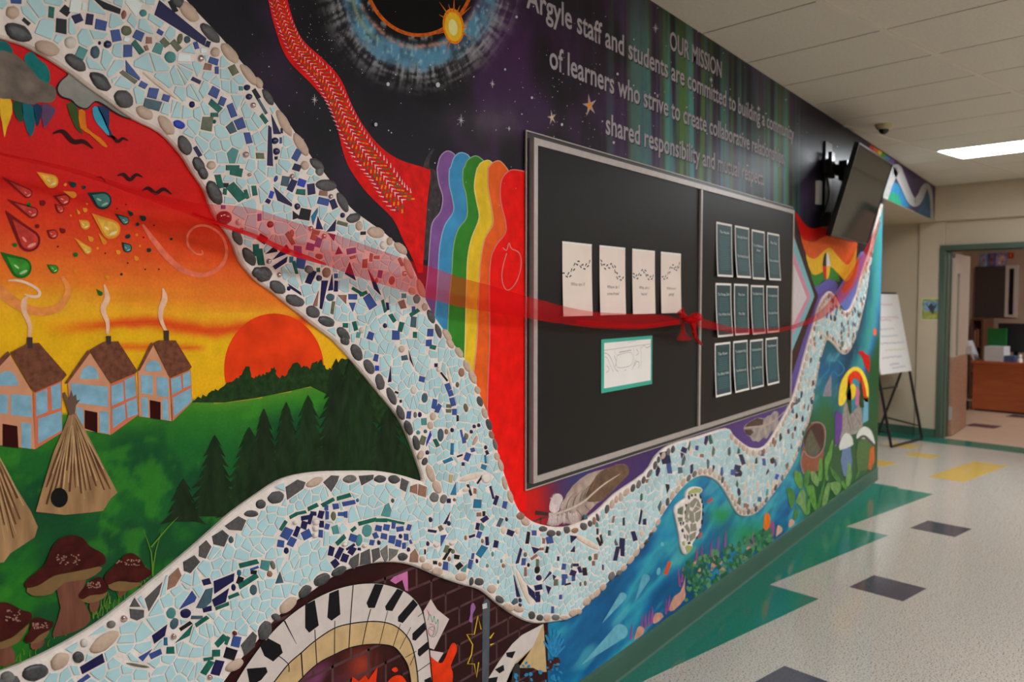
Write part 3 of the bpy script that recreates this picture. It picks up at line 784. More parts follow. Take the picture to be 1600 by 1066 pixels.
for nm, it, c in (('white_chevrons', white, (224, 196, 196)), ('orange_dashes', org, (226, 140, 30)), ('green_dashes', grn, (90, 104, 44)), ('violet_dashes', pur, (116, 54, 96))):
    strips(nm, it, paintm(*c, .05), 4, sash, n=1)
strips('painted_smoke_edge', [(pts('1110,930 1075,990 1065,1060', 400, 0) + pts('1110,30 1120,130 1100,280 1070,420 1050,560', 400, 266), (3, 6, 10, 14, 18, 20, 16, 8))], paintm(64, 56, 58, .4, 50), 1.5)

# ---- rainbow row of figures
FIG = [('purple', (126, 84, 146), '1062,1000 1055,800 1065,700 1075,600 1085,450 1100,330 1150,260 1165,170 1140,80 1130,0 1132,-20 1150,-84 1190,-119 1232,-104 1260,-60'),
       ('blue', (62, 140, 186), '1100,1100 1115,910 1125,800 1135,640 1145,480 1175,350 1230,260 1225,180 1205,90 1205,0 1215,-20 1235,-79 1275,-109 1322,-94 1345,-50'),
       ('green', (54, 128, 40), '1190,1200 1195,1000 1205,800 1220,640 1230,480 1260,370 1315,290 1310,160 1290,80 1290,0 1300,-20 1320,-64 1370,-89 1412,-64 1430,-40'),
       ('yellow', (226, 186, 40), '1296,1300 1303,1064 1312,700 1320,540 1345,420 1390,300 1375,200 1360,100 1375,0 1385,-20 1400,-44 1440,-61 1468,-50 1490,-20'),
       ('orange', (226, 92, 32), '1340,1500 1358,1244 1375,1064 1390,700 1400,560 1425,430 1475,340 1470,250 1445,100 1445,0 1452,-20 1480,-49 1520,-56 1560,-14 1580,20'),
       ('red', (234, 20, 14), '1440,2100 1440,1500 1448,1244 1455,1064 1455,620 1490,480 1550,400 1555,330 1525,200 1522,100 1540,40 1575,6 1610,-2 1676,8')]
for k, (nm, c, s) in enumerate(FIG):
    P = smooth(pts(s, 400, 266), False, 4)
    Q = P + [(821, 800), (P[0][0], min(P[0][1], 800))]
    if k < 5: Q = P + [(P[-1][0] + 12, P[-1][1] + 25), (819, 340), (819, 780), (P[0][0] + 20, P[0][1])]
    o = poly('painted_figure', Q, paintm(*c, .14, 20), 3 + k * 1.2, label='%s silhouette in the painted rainbow row of figures' % nm)
    strips('outline', [(P, 1.7)], paintm(*[min(255, int(v * .55 + 100)) for v in c], .08), 3.7 + k * 1.2, o, n=1)
ht = strips('painted_heart', [(pts('1535,485 1560,500 1575,455 1590,490 1640,520 1650,600 1620,700 1570,750 1540,720 1530,650 1545,570 1560,520', 400, 266), 1.5)], paintm(216, 120, 110), 11, label='outlined heart painted on the red figure')

# ---- feathers below the board
F2 = (800, 700); K2 = 7.617
fb = poly('painted_feather', pts('430,770 560,760 600,640 720,450 900,310 1100,250 1250,195 1340,195 1390,240 1380,320 1300,400 1210,500 1080,620 1010,660 930,740 830,840 780,890 700,910 600,890 520,930 410,910 440,830', *F2, K2), paintm(168, 146, 134, .35, 16), 3, label='large brown and white painted feather under the board', sm=2)
poly('dark_vane', pts('870,560 1000,330 1100,252 1250,197 1340,197 1390,240 1380,320 1300,400 1210,500 1080,620 1000,640 900,640', *F2, K2), paintm(110, 84, 66, .35, 18), 4, fb, sm=2)
poly('down', pts('440,740 450,640 500,560 560,545 600,590 590,660 560,740 500,775', *F2, K2), paintm(216, 192, 192, .2, 40), 4, fb, sm=2)
fl_ = []
for k in range(46):
    a = rng.uniform(-2.6, .3); r0 = rng.uniform(10, 40)
    fl_.append((pts('%f,%f %f,%f' % (520 + r0 * math.cos(a), 690 + r0 * math.sin(a) * 1.6, 520 + 88 * math.cos(a), 690 + 150 * math.sin(a)), *F2, K2), (1.6, .3)))
for k in range(44):
    x = rng.uniform(430, 770)
    fl_.append((pts('%f,%f %f,%f' % (x, 790 + rng.uniform(0, 40) - (x - 430) * .12, x + rng.uniform(-30, 40), 930 - (x - 430) * .1 + rng.uniform(-30, 10)), *F2, K2), (1.5, .3)))
strips('down_barbs', fl_, paintm(206, 186, 184, .1), 4.6, fb, n=1)
strips('barbs', [(pts('%d,%d %d,%d %d,%d' % (x, y, x + 30, y - 100, x + 110, y - 190), *F2, K2), (1.0, .7, .3)) for x, y in ((560, 740), (640, 720), (720, 690), (800, 640), (850, 600), (900, 560), (960, 520), (1040, 460))] + [(pts('%d,%d %d,%d' % (x, y, x + 80, y + 90), *F2, K2), (.9, .3)) for x, y in ((600, 780), (680, 760), (760, 730), (860, 680), (950, 620), (1040, 540), (1120, 470))], paintm(88, 70, 60), 5, fb, n=3)
strips('quill', [(pts('290,770 440,790 560,770 720,710 860,630 960,540 1080,440 1200,360 1280,310', *F2, K2), (4, 3.6, 3, 3, 3, 2.6, 2.4, 1.8, .6))], paintm(196, 178, 162), 6, fb)
strips('shaft_tip', [(pts('275,770 330,775 430,790', *F2, K2), (7, 6, 5))], paintm(62, 46, 40), 6.5, fb, n=2)
F3 = (1130, 630); K3 = 11.84
f2 = poly('painted_feather', pts('370,470 420,390 560,300 640,270 760,280 820,235 880,220 920,160 990,150 1020,200 1000,270 1025,340 1000,450 930,510 860,560 800,660 740,640 650,720 620,700 540,700 500,630 420,580', *F3, K3), paintm(160, 146, 140, .4, 14), 3, label='small painted feather under the board corner', sm=2)
multi('dark_tip', [pts('375,480 450,370 620,275 740,300 730,400 560,430 420,440', *F3, K3), pts('385,490 520,490 560,540 490,610 410,570', *F3, K3)], paintm(86, 64, 56, .3), 4, f2)
strips('quill', [(pts('380,465 560,440 720,430 860,370 1000,280 1120,160', *F3, K3), (2.2, 2.4, 2.2, 2.0, 1.8, 1.2))], paintm(186, 160, 150), 5, f2)

# ---- piano and graffiti cellar
brick = []
for row in range(12):
    z0 = 0.84 - row * 0.062
    brick.append([(0.9, z0), (2.9, z0), (2.9, z0 - .008), (0.9, z0 - .008)])
    for k in range(16):
        x = 0.9 + k * 0.135 + (0.067 if row % 2 else 0)
        brick.append([(x, z0), (x + .008, z0), (x + .008, z0 - .062), (x, z0 - .062)])
def inside_brick(q):
    X = np.array([p[0] for p in q]); Z = np.array([p[1] for p in q])
    px, py = project_np(X, Z)
    return all(380 < a < 852 and b > 880 for a, b in zip(px, py)) or True
V = []; Fm = []
for q in brick:
    b = len(V); V += [(p[0], -LAYER, p[1]) for p in q]; Fm.append([b, b + 3, b + 2, b + 1])
me = mesh('painted_mortar', V, Fm)
# keep only the mortar inside the cellar picture
bm = bmesh.new(); bm.from_mesh(me)
lim_r = wall(852, 1010).x
def bis(co, no):
    bmesh.ops.bisect_plane(bm, geom=bm.verts[:] + bm.edges[:] + bm.faces[:], plane_co=co, plane_no=no, clear_outer=True)
bis((lim_r, 0, 0), (1, 0, 0)); bis((0, 0, .12), (0, 0, -1)); bis((0, 0, wall(600, 860).z), (0, 0, 1)); bis((wall(395, 1000).x, 0, 0), (-1, 0, 0))
bm.to_mesh(me); bm.free()
link('painted_mortar', me, paintm(86, 58, 58, .2), WALL, label='mortar lines of the painted brick cellar')
po = pts('-260,1330 -120,1050 0,870 80,770 180,670 300,580 450,500 600,455 750,445 870,470 950,510 1010,570 1040,630 1060,720 1080,860 1100,1064 1115,1200', 400, 800)
pi = pts('-60,1330 40,1160 110,1064 200,950 280,880 360,810 480,730 580,700 700,685 800,690 880,720 950,790 985,880 1005,1000 1010,1064 1015,1200', 400, 800)
pt = pts('60,1330 160,1180 260,1064 380,950 490,890 580,850 680,830 780,828 860,845 910,900 945,960 965,1064 970,1200', 400, 800)
piano = poly('painted_piano', smooth(po, False, 4) + smooth(pi, False, 4)[::-1], paintm(206, 192, 184, .05), 3, label='curved row of painted piano keys in the brick cellar')
poly('key_edge', smooth(pi, False, 4) + smooth(pt, False, 4)[::-1], paintm(196, 164, 118, .12), 3, piano)
for s in ('20,830 75,790 150,830 165,880 105,935 50,900', '-60,980 60,970 70,1000 30,1050 -40,1090', '305,580 365,550 390,710 330,755 305,725', '455,510 515,485 525,640 470,680 443,660', '740,450 795,455 740,600 700,600 688,570', '880,480 920,495 850,620 810,615 805,590', '980,545 1010,580 915,695 885,685 885,655', '975,760 1050,690 1060,735 995,805 975,800', '1010,860 1070,810 1080,855 1020,905 1008,890', '1050,1050 1090,1030 1100,1080 1055,1100'):
    poly('black_key', pts(s, 400, 800), paintm(26, 25, 26), 4, piano)
strips('key_lines', [(pts(s, 400, 800), w) for s, w in (('605,455 590,650 578,850', 1.5), ('175,680 250,825', (2.4, .6)), ('490,680 488,890', 1.2), ('715,605 690,700 663,830', 1.3), ('820,620 770,825', 1.0), ('900,700 855,840', 1.0), ('965,720 895,860', .9), ('365,735 378,960', 1.4), ('280,880 290,1030', 2.0), ('140,900 200,950 203,1000', 1.4), ('1000,870 930,910', 1.0), ('990,890 960,960', 1.0), ('1040,630 1010,655', 1.0), ('1090,940 1005,1000', 1.2))], paintm(32, 30, 30), 4, piano, n=2)
strips('key_lines', [(po, 1.6), (pi, 1.8), (pt, 1.6)], paintm(30, 28, 28), 4.5, piano, n=4)
M_WSP = paintm(206, 186, 180, .06)
poly('painted_graffiti', pts('835,430 860,405 945,370 948,495 930,490 912,425 870,450', 400, 800), paintm(196, 110, 160), 4, label='pink arrow sprayed above the piano keys')
o = poly('painted_graffiti', pts('1090,545 1130,610 1205,670 1160,760 1110,860 1080,850 1045,620', 400, 800), M_WSP, 4, label='white splash with green and pink scribbles beside the keys')
strips('scribble', [(pts('1070,680 1085,640 1100,690 1110,650 1120,700 1135,670 1130,740 1110,780 1080,770 1075,730 1110,720 1100,780', 400, 800), 1.0)], paintm(70, 150, 120), 5, o)
strips('scribble', [(pts('1065,610 1080,650 1075,620', 400, 800), 1), (pts('1080,700 1110,710 1115,760 1085,770 1075,730 1105,745', 400, 800), 1.1)], paintm(210, 110, 140), 5, o)
poly('painted_graffiti', pts('1085,865 1170,880 1140,930 1110,1000 1095,950', 400, 800), M_WSP, 4)
multi('painted_graffiti', [smooth(pts('1085,915 1120,930 1165,940 1215,830 1245,825 1252,870 1215,960 1228,1010 1210,1100 1110,1100', 400, 800), True, 3), smooth(pts('820,1080 840,1040 880,1020 915,1030 935,1080', 400, 800), True, 3), pts('590,1090 600,1030 640,1058 680,1020 700,1050 757,968 745,1090', 400, 800), smooth(pts('845,985 870,970 885,990 865,1002', 400, 800), True, 3)], paintm(222, 56, 18, .14), 4.5, label='orange-red paint splashes below the keys')
strips('painted_graffiti', [(pts('1405,735 1385,650 1362,765 1315,765 1352,830 1345,890 1320,950 1362,950 1375,1035 1390,940', 400, 800), 1.6), (pts('1460,790 1485,755', 400, 800), (2.6, .8)), (pts('1462,832 1485,822', 400, 800), (2.6, .8))], paintm(212, 176, 44), 4, n=1, label='yellow star-burst outline on the painted bricks')
poly('painted_graffiti', smooth(pts('1340,590 1355,568 1370,600 1352,640 1350,690 1330,680 1338,640', 400, 800), True, 3), paintm(150, 100, 150), 4, label='violet paint drip on the painted bricks')
pp = poly('painted_pole', pts('1415,570 1440,540 1460,560 1452,1100 1410,1100', 400, 800), paintm(80, 84, 90, .15), 4, label='grey pole painted on the brick cellar')
poly('pole_sign', pts('1412,578 1440,568 1442,600 1414,608', 400, 800), paintm(196, 196, 192), 5, pp)
p2 = poly('painted_piano', pts('195,700 60,770 0,825 -80,930 -200,1120 -60,1120 20,940 125,850 130,840', 800, 800), paintm(206, 192, 184, .05), 3, label='second run of painted piano keys at the splash of water')
poly('key_edge', pts('195,700 215,1000 180,1000 130,975 0,975 -40,1120 -60,1120 20,940 125,850', 800, 800), paintm(196, 166, 120, .1), 3.5, p2)
for s in ('-110,985 -55,955 -50,990 -80,1010', '-40,880 20,870 0,915 -35,905', '-150,1040 -90,1030 -100,1070 -150,1080'): poly('black_key', pts(s, 800, 800), paintm(26, 25, 26), 4, p2)
poly('painted_graffiti', smooth(pts('15,950 40,950 45,1000 20,1100 -10,1110 0,1020', 800, 800), True, 2), paintm(56, 52, 50), 5)
spl = []
for k in range(34):
    x = 800 + rng.uniform(-10, 320) / 4; y = 800 + rng.uniform(930, 1090) / 4
    spl.append(ell(x, y, rng.uniform(1, 4.5), rng.uniform(1, 3.5), rng.uniform(0, 90), 9))
spl += [strip(pts('260,900 %d,%d' % (260 + 70 * math.cos(a), 850 + 120 * math.sin(a)), 800, 800), (7, 2), 1) for a in [math.radians(q) for q in range(-160, 0, 22)]]
multi('painted_splash', spl, paintm(46, 128, 176, .3, 60), 5, label='spray of blue paint drops where the keys meet the sea', kind='stuff')
multi('painted_splash', [ell(800 + 235 / 4, 800 + 955 / 4, 5, 9, 10, 12), ell(800 + 275 / 4, 800 + 940 / 4, 6, 8, 0, 12)], paintm(70, 30, 28), 5.5)

# ---- sea: bubbles, fish, corals
poly('painted_water_drop', off(drop(560, 700, 690, 530, 26), 800, 800), paintm(104, 168, 186, .15), 2, label='long pale water drop painted below the mosaic bend')
poly('painted_water_drop', off(drop(765, 565, 835, 415, 26), 800, 800), paintm(92, 160, 182, .15), 2, label='slim pale water drop painted next to the turtle side')
poly('painted_water_drop', off(drop(430, 960, 675, 750, 48), 800, 800), paintm(104, 170, 188, .15), 2, label='largest pale water drop painted low on the wall')
multi('painted_bubbles', [ell(800 + 938 / 4, 800 + 203 / 4, 2.6, 3.4), ell(800 + 915 / 4, 800 + 372 / 4, 3.0, 6, 10)], paintm(104, 168, 190, .1), 2)
for s in ('945,390 975,310 998,312 970,395',): poly('painted_fish', pts(s, 800, 800), paintm(206, 84, 36), 2, label='small orange painted fish above the corals')
K4 = (980, 760); k4 = 7.615
for s, lab in (('945,195 970,160 1020,130 1020,160 985,190 950,205', 'small red painted fish beside the turtle head'), ('850,590 870,555 895,545 885,580 860,625 845,620', 'small red painted fish at the turtle tail')):
    poly('painted_fish', pts(s, *K4, k4), paintm(190, 84, 60), 3, label=lab)
leafs = []; pinks = []; roses = []
for k in range(260):
    t = rng.random()
    x = 1072 + t * 130 + rng.uniform(-6, 6); yb = 912 - (x - 1075) * .50 + rng.uniform(-34, 26) * (1 - .3 * t)
    base = 940 - (x - 1078) * .712
    if yb > base - 2: yb = base - rng.uniform(2, 12)
    leafs.append(ell(x, yb, rng.uniform(1.8, 3.8), rng.uniform(2.6, 5.6), rng.uniform(-40, 40), 8))
lf = [leafs[i::3] for i in range(3)]
for q, c in zip(lf, ((56, 112, 78), (88, 140, 94), (40, 92, 68))): multi('painted_seaweed', q, paintm(*c, .2), 2.6 + .15 * c[0] / 50, kind='stuff', label='clumps of green painted seaweed')
for P, lab in (('990,1000 1010,870 1060,785 1100,870 1130,900 1100,940 1040,960 1010,1005', 'tall'), ('1100,1060 1100,990 1140,965 1170,1010 1160,1050', 'x'), ('1370,880 1400,770 1440,710 1480,760 1470,800', 'x'), ('1310,850 1310,810 1340,795 1370,830 1350,860', 'x'), ('835,1060 840,1000 870,970 890,1010 870,1066', 'x'), ('760,960 790,900 815,890 810,930', 'x')):
    poly('painted_coral', pts(P, *K4, k4), paintm(196, 142, 122, .2), 4, sm=2, label='peach coral rock painted on the sea bed')
for P in ('980,610 1010,530 1050,500 1075,430 1082,395 1078,480 1080,540 1010,615', '880,690 890,640 925,630 945,655 900,695', '760,800 780,730 800,715 825,730 815,765 770,795'):
    poly('painted_coral', pts(P, 800, 800), paintm(200, 146, 126, .2), 4, sm=2, label='peach coral rock painted on the sea bed')
pk = [(pts('%d,%d %d,%d %d,%d' % (a, b, a + d, b - 50, a + d * 2, b - 100), 800, 800), (3, 2.4, .6)) for a, b, d in ((810, 740, 2), (830, 730, 2), (850, 715, 4), (870, 700, 3), (880, 690, -3), (960, 640, 2), (975, 620, 5), (1050, 470, -6), (1045, 450, -5), (1060, 440, 4), (1285, 250, 2), (1330, 220, 2), (1480, 240, 0), (1500, 220, 6), (1185, 300, 0), (1240, 280, 3), (1150, 310, 3), (740, 800, 5))]
strips('painted_seagrass', pk, paintm(150, 74, 138, .2), 3.5, n=3, label='violet painted sea grass above the skirting')
K5 = (1180, 690); k5 = 6.663
multi('painted_coral', [smooth(pts('85,930 90,790 110,745 140,750 155,800 150,880 120,920', *K5, k5), True, 3)], paintm(226, 116, 26, .12), 3, label='bright orange tube coral painted by the skirting')
multi('painted_coral', [smooth(pts('155,940 165,840 185,830 200,880 195,960 175,990', *K5, k5), True, 3)], paintm(150, 78, 130, .12), 3, label='violet tube coral painted by the skirting')
multi('painted_coral', [smooth(pts(s, *K5, k5), True, 2) for s in ('215,990 225,900 240,870 280,900 275,940 240,970', '345,890 355,820 390,810 410,850 370,890')], paintm(214, 166, 140, .15), 3)

# ---- garden at the wall's end: leaves, bucket, shoes, tent, fire, flag
leaf_s = ['400,310 440,305 480,350 490,430 480,490 440,470 405,400', '500,470 505,380 530,310 558,288 565,360 540,460', '575,320 610,315 650,370 660,430 640,470 600,430 580,390', '655,400 655,250 670,180 690,180 697,260 690,400', '320,490 360,480 400,520 410,600 385,700 350,650 335,560', '415,625 470,510 500,508 520,560 520,760 480,700 440,650', '530,470 590,455 615,490 630,600 640,700 610,710 570,620 540,540', '640,690 660,580 700,450 720,370 725,400 700,560 670,680', '690,670 710,540 745,440 775,430 770,520 740,640', '720,200 760,100 790,0 810,0 790,160 750,300 760,400 730,390', '775,260 830,320 880,390 895,450 850,420 800,350', '940,440 950,330 965,210 990,260 1000,370 970,470', '895,420 915,410 955,480 935,500 900,460', '1040,400 1060,330 1090,280 1075,350', '770,440 860,420 890,480 850,560 810,530', '520,760 540,640 560,560 570,640 560,750', '390,800 420,680 440,700 440,790']
for i, s in enumerate(leaf_s):
    c = ((96, 146, 66), (76, 128, 62), (118, 152, 88))[i % 3]
    o = poly('painted_leaf', smooth(pts(s, *K5, k5), True, 3), paintm(*c, .3, 22), 5 + (i % 3), label='broad green painted leaf by the skirting')
K6 = (1220, 600); k6 = 6.66
bkt = poly('painted_bucket', pts('205,800 240,560 300,430 380,395 440,430 460,520 450,660 400,900 240,930 215,880', *K6, k6), paintm(146, 84, 62, .18), 4, label='rust-brown bucket painted among the leaves', sm=2)
poly('inside', pts('240,560 310,440 380,410 430,440 450,530 440,660 380,740 320,750 260,710', *K6, k6), paintm(78, 50, 46, .2), 5, bkt, sm=2)
poly('handle', pts('265,560 310,470 410,680 370,750 300,745 245,690', *K6, k6), paintm(96, 92, 74, .25), 5.5, bkt)
strips('rim', [(pts('310,410 380,398 440,430 462,520 440,670 360,765 280,750 235,700 205,800 215,880 240,940', *K6, k6), 1.4)], paintm(150, 140, 134), 6, bkt)
for P, Q, R, lab in (('610,690 615,600 650,530 690,512 735,550 750,610 740,640', '640,680 660,620 690,600 720,640 740,800 720,960 650,960 620,800', (104, 124, 158), 'white-toed shoe with blue laces painted in the leaves'), ('785,570 800,500 840,455 880,445 940,490 975,600 970,630 930,620 880,570', '800,600 880,560 930,620 960,660 900,900 800,900 780,760', (82, 108, 62), 'white-toed grey and orange shoe painted at the wall edge')):
    o = poly('painted_shoe', pts(P, *K6, k6), paintm(206, 206, 196, .06), 6, sm=2, label=lab)
    poly('upper', pts(Q, *K6, k6), paintm(*R, .3, 60), 5, o)
poly('painted_shoe_side', pts('925,680 970,640 975,800 930,900 905,880', *K6, k6), paintm(192, 96, 44, .2), 6)
strips('painted_shoe_trim', [(pts('800,580 860,545 920,590 965,640', *K6, k6), 4)], paintm(86, 78, 76), 6.5)
tent = poly('painted_rocks', pts('560,660 640,330 660,200 690,200 715,330 750,290 830,200 845,330 850,440 780,520 640,540', *K6, k6), paintm(150, 138, 130, .3), 3, label='grey painted peaks under the rainbow fire')
strips('ridge', [(pts(s, *K6, k6), .8) for s in ('700,210 690,350 730,480', '750,290 830,430', '720,320 760,480')], paintm(96, 86, 80), 4, tent, n=1)
poly('painted_beads', pts('560,640 565,300 590,280 640,330 635,480 600,620', *K6, k6), paintm(104, 64, 140, .15), 4, label='violet beaded cone painted beside the peaks')
K7 = (1200, 532)
fire = poly('painted_fire', smooth(pts('440,400 450,280 490,200 540,165 590,190 625,280 625,380 600,375 590,300 550,230 500,270 490,360 470,400', *K7), True, 3), paintm(232, 200, 60, .15), 4, label='painted arch of red and yellow flames over the peaks')
poly('red_flame', smooth(pts('495,300 500,225 540,190 580,215 610,310 612,365 590,330 570,260 540,235 515,280', *K7), True, 3), paintm(214, 56, 26, .2), 5, fire)
poly('yellow_flame', smooth(pts('490,360 505,300 530,270 550,300 540,350 515,375', *K7), True, 3), paintm(236, 196, 40, .15), 5, fire)
poly('pink_cone', pts('542,400 548,310 560,280 572,320 566,400 553,412', *K7), paintm(186, 108, 136, .15), 6, fire)
multi('painted_tree', [pts(s, *K7) for s in ('495,400 485,330 505,240 520,330 520,460 505,450', '572,420 566,330 580,230 592,320 600,420')], paintm(38, 66, 32, .3), 5, label='slim dark painted tree in front of the fire')
poly('painted_bird', pts('560,68 590,66 610,85 632,95 636,140 630,205 600,150 590,110', *K7), paintm(190, 26, 24, .15), 5, label='red painted cardinal at the wall edge')
multi('painted_fishes', [ell(1200 + 667 / 4, 266 + 1010 / 4, 2.6, 6.5, 0, 10)], paintm(222, 96, 40), 4, label='orange spot painted at the wall edge')
poly('painted_waterfall', pts('590,520 598,350 612,340 625,360 625,500', *K7), paintm(110, 160, 180, .3, 50, stretch=(4, 1, .3)), 4, label='pale waterfall painted beside the peaks')
poly('painted_mountain', pts('340,350 365,260 395,205 395,350', *K7), paintm(136, 128, 138, .2), 3, label='grey mountain painted in the water')
strips('painted_wave', [(pts('300,300 330,240 380,180 385,110 440,130 475,180 440,220 400,200 330,340', *K7), 1.6)], paintm(60, 130, 170, .2), 3)

# ---- chevron flag and rainbow waves right of the board
A6 = (1220, 320); B7 = (1220, 460); kk = 7.617
def two(a, b):
    return pts(a, *A6, kk) + pts(b, *B7, kk)
flag = poly('painted_flag', two('135,700 150,700 290,1060', '308,40 135,380'), paintm(206, 196, 198, .05), 3, label='white triangle of the chevron flag painted right of the board')
for nm, a, b, c, l in (('pink_chevron', '135,560 155,560 300,960 348,1066', '352,30 135,500', (206, 140, 160), 2.7), ('blue_chevron', '135,400 157,380 310,830 392,1066', '396,30 120,710', (124, 178, 186), 2.4), ('brown_chevron', '150,90 170,100 250,390 340,740 435,1066', '440,30 260,560 120,1000', (62, 40, 38), 2.0)):
    poly(nm, two(a, b), paintm(*c, .06), l, flag)
pw = poly('painted_waves', two('435,1060 440,960 560,880 640,900 670,960 640,1066', '560,60 430,240 330,560 190,1080 120,1080 120,950 260,560 440,40'), paintm(96, 78, 148, .14), 1.6, label='rainbow waves painted between the board and the mosaic')
for nm, s, c, l in (('blue_wave', '400,960 460,955 560,880 640,910 675,960 640,1060 580,1010 500,1040 440,1060', (92, 92, 160), 2.2), ('green_wave', '355,800 480,800 600,730 690,850 690,920 600,890 510,900 440,962 400,960', (52, 124, 48), 2.4), ('yellow_wave', '295,575 400,640 500,555 560,505 600,515 700,630 800,710 895,450 900,600 860,810 780,915 690,830 600,740 540,760 470,815 365,820', (222, 172, 40), 2.8),
                   ('orange_wave', '235,365 320,430 400,440 480,390 560,370 700,400 900,440 885,560 800,715 700,640 590,515 500,560 400,645 300,585', (216, 90, 34), 3.2), ('red_wave', '165,85 260,200 330,270 430,280 560,230 900,330 900,450 700,410 560,375 480,395 400,440 300,425 240,375', (184, 18, 16), 3.6)):
    poly(nm, smooth(pts(s, *A6, kk), True, 3), paintm(*c, .12), l, pw)
poly('blue_wave', smooth(two('640,1060 800,820 900,640 950,560 1010,600 950,850 900,1060', '840,150 770,195 720,140 690,90 660,0'), True, 2), paintm(96, 110, 176, .2), 1.8, pw)
poly('orange_wave', smooth(pts('740,960 850,800 900,640 935,640 900,850 820,1000 740,1066', *A6, kk), True, 2), paintm(176, 92, 56, .2), 2.6, pw)
wheel = poly('painted_feather', ell(1220 + 540 / kk, 320 + 730 / kk, 5.8, 21, 0, 26), paintm(40, 36, 36), 4.4, label='four-coloured upright feather painted on the rainbow waves')
cxw, cyw = 1220 + 540 / kk, 320 + 730 / kk
for a0, c in ((270, (214, 206, 206)), (0, (226, 176, 40)), (90, (196, 34, 26))):
    poly('quarter', [(cxw, cyw)] + ell(cxw, cyw, 5.8, 21, 0, 9, a0, a0 + 90), paintm(*c, .05), 4.8, wheel)

# ---- far bulkhead painting
KB = (1350, 220); kb = 5.924
bf = poly('painted_band', pts('0,-20 660,425 650,735 190,540 100,480 -100,200', *KB, kb), paintm(56, 42, 68, .25, 6), 1, BULK, label='purple ground of the painting on the bulkhead')
poly('green_hill', smooth(pts('150,620 190,470 250,400 300,390 350,450 400,560 430,620 300,600', *KB, kb), True, 3), paintm(40, 98, 132, .2, 8), 2, BULK)
poly('green_hill', smooth(pts('180,560 230,490 280,480 320,520 350,610 280,585', *KB, kb), True, 3), paintm(34, 112, 84, .2, 8), 3, BULK)
poly('green_hill', smooth(pts('420,625 500,660 560,520 590,485 612,500 615,715 520,690', *KB, kb), True, 3), paintm(42, 78, 100, .2, 8), 2, BULK)
strips('white_wave', [(pts('175,560 230,390 290,260 330,320 380,430 430,540 475,575 520,520 560,430 590,420 612,470 625,560 630,730', *KB, kb), (12, 13, 16, 14, 12, 12, 12, 11, 9, 7, 6, 5, 5))], paintm(146, 143, 140, .3, 40), 4, BULK, label='pale mosaic-like wave painted along the bulkhead')
for k, c in enumerate(((206, 50, 24), (222, 110, 30), (222, 190, 50), (70, 140, 60), (60, 120, 170), (96, 70, 130))):
    a, b = 60 + k * 36, 35 + k * 23
    poly('rainbow_patch', pts('%d,%d %d,%d %d,%d %d,%d' % (a, b, a + 42, b + 27, a + 30, b + 62, a - 14, b + 32), *KB, kb), paintm(*c, .1), 3, WALL if k < 4 else BULK)

# ---- lettering
TXT_M = paintm(166, 158, 166, .08, 40)
def text_mesh(s, size=1.0, bold=0.0):
    c = bpy.data.curves.new('t', 'FONT'); c.body = s; c.size = size; c.resolution_u = 3; c.offset = bold
    o = bpy.data.objects.new('t', c); COL.objects.link(o)
    me = bpy.data.meshes.new_from_object(o.evaluated_get(bpy.context.evaluated_depsgraph_get()))
    bpy.data.objects.remove(o); bpy.data.curves.remove(c)
    return me
def wall_text(name, s, x0, x1, zb, cap, y, m, parent, label=None, bold=0.0):
    """lettering between x0 and x1 on the wall, baseline zb, capital height cap"""
    me = text_mesh(s, 1.0, bold)
    co = np.empty(len(me.vertices) * 3, np.float32); me.vertices.foreach_get('co', co); co = co.reshape(-1, 3)
    a, b = co[:, 0].min(), co[:, 0].max()
    n = np.stack([x0 + (co[:, 0] - a) / (b - a) * (x1 - x0), np.full(len(co), -y), zb + co[:, 1] * cap / 0.69], -1)
    me.vertices.foreach_set('co', n.astype(np.float32).ravel()); me.update()
    return link(name, me, m, parent, label=label)
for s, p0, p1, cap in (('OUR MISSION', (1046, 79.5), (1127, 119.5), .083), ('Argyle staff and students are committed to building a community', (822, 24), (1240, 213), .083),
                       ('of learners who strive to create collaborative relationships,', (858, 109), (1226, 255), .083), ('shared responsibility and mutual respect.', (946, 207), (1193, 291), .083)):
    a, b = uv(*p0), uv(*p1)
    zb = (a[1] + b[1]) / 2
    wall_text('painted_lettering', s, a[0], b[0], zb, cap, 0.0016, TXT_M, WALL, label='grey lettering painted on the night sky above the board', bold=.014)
    wall_text('lettering_drop_shadow', s, a[0] + .006, b[0] + .006, zb - .005, cap, 0.0012, paintm(52, 42, 54), WALL, bold=.014)  # dark offset copy behind the letters, their drop shadow as paint

# ---------------------------------------------------------------- mosaic river
BED = 0.014                       # thickness of the grout bed
up_edge = [(-500, -60), (-300, -120), (-60, -170), (120, -140), (230, -70), (292, 0), (310, 20), (345, 57), (370, 87), (400, 124), (427, 157), (457, 200), (487, 245), (504, 266), (525, 293), (547, 323), (572, 343), (600, 363), (625, 386), (637, 402), (650, 428), (660, 456), (677, 491), (692, 513), (705, 532), (727, 562), (740, 587), (752, 622), (762, 647), (770, 679), (780, 714), (790, 747), (800, 774), (810, 796), (820, 806), (837, 817), (870, 824), (900, 819), (932, 799), (960, 772), (1007, 739), (1025, 712), (1047, 695), (1090, 682), (1134, 669),
           (1146, 680), (1160, 692), (1175, 700), (1195, 697), (1215, 667), (1237, 624), (1247, 592), (1254, 565), (1263, 532), (1270, 508), (1276, 485), (1283, 468), (1290, 459), (1296, 455), (1302, 459), (1310, 472), (1314, 482), (1321, 486), (1328, 482), (1333, 470), (1338, 459), (1343, 436), (1351, 412), (1359, 388), (1364, 363), (1371, 338), (1374, 320)]
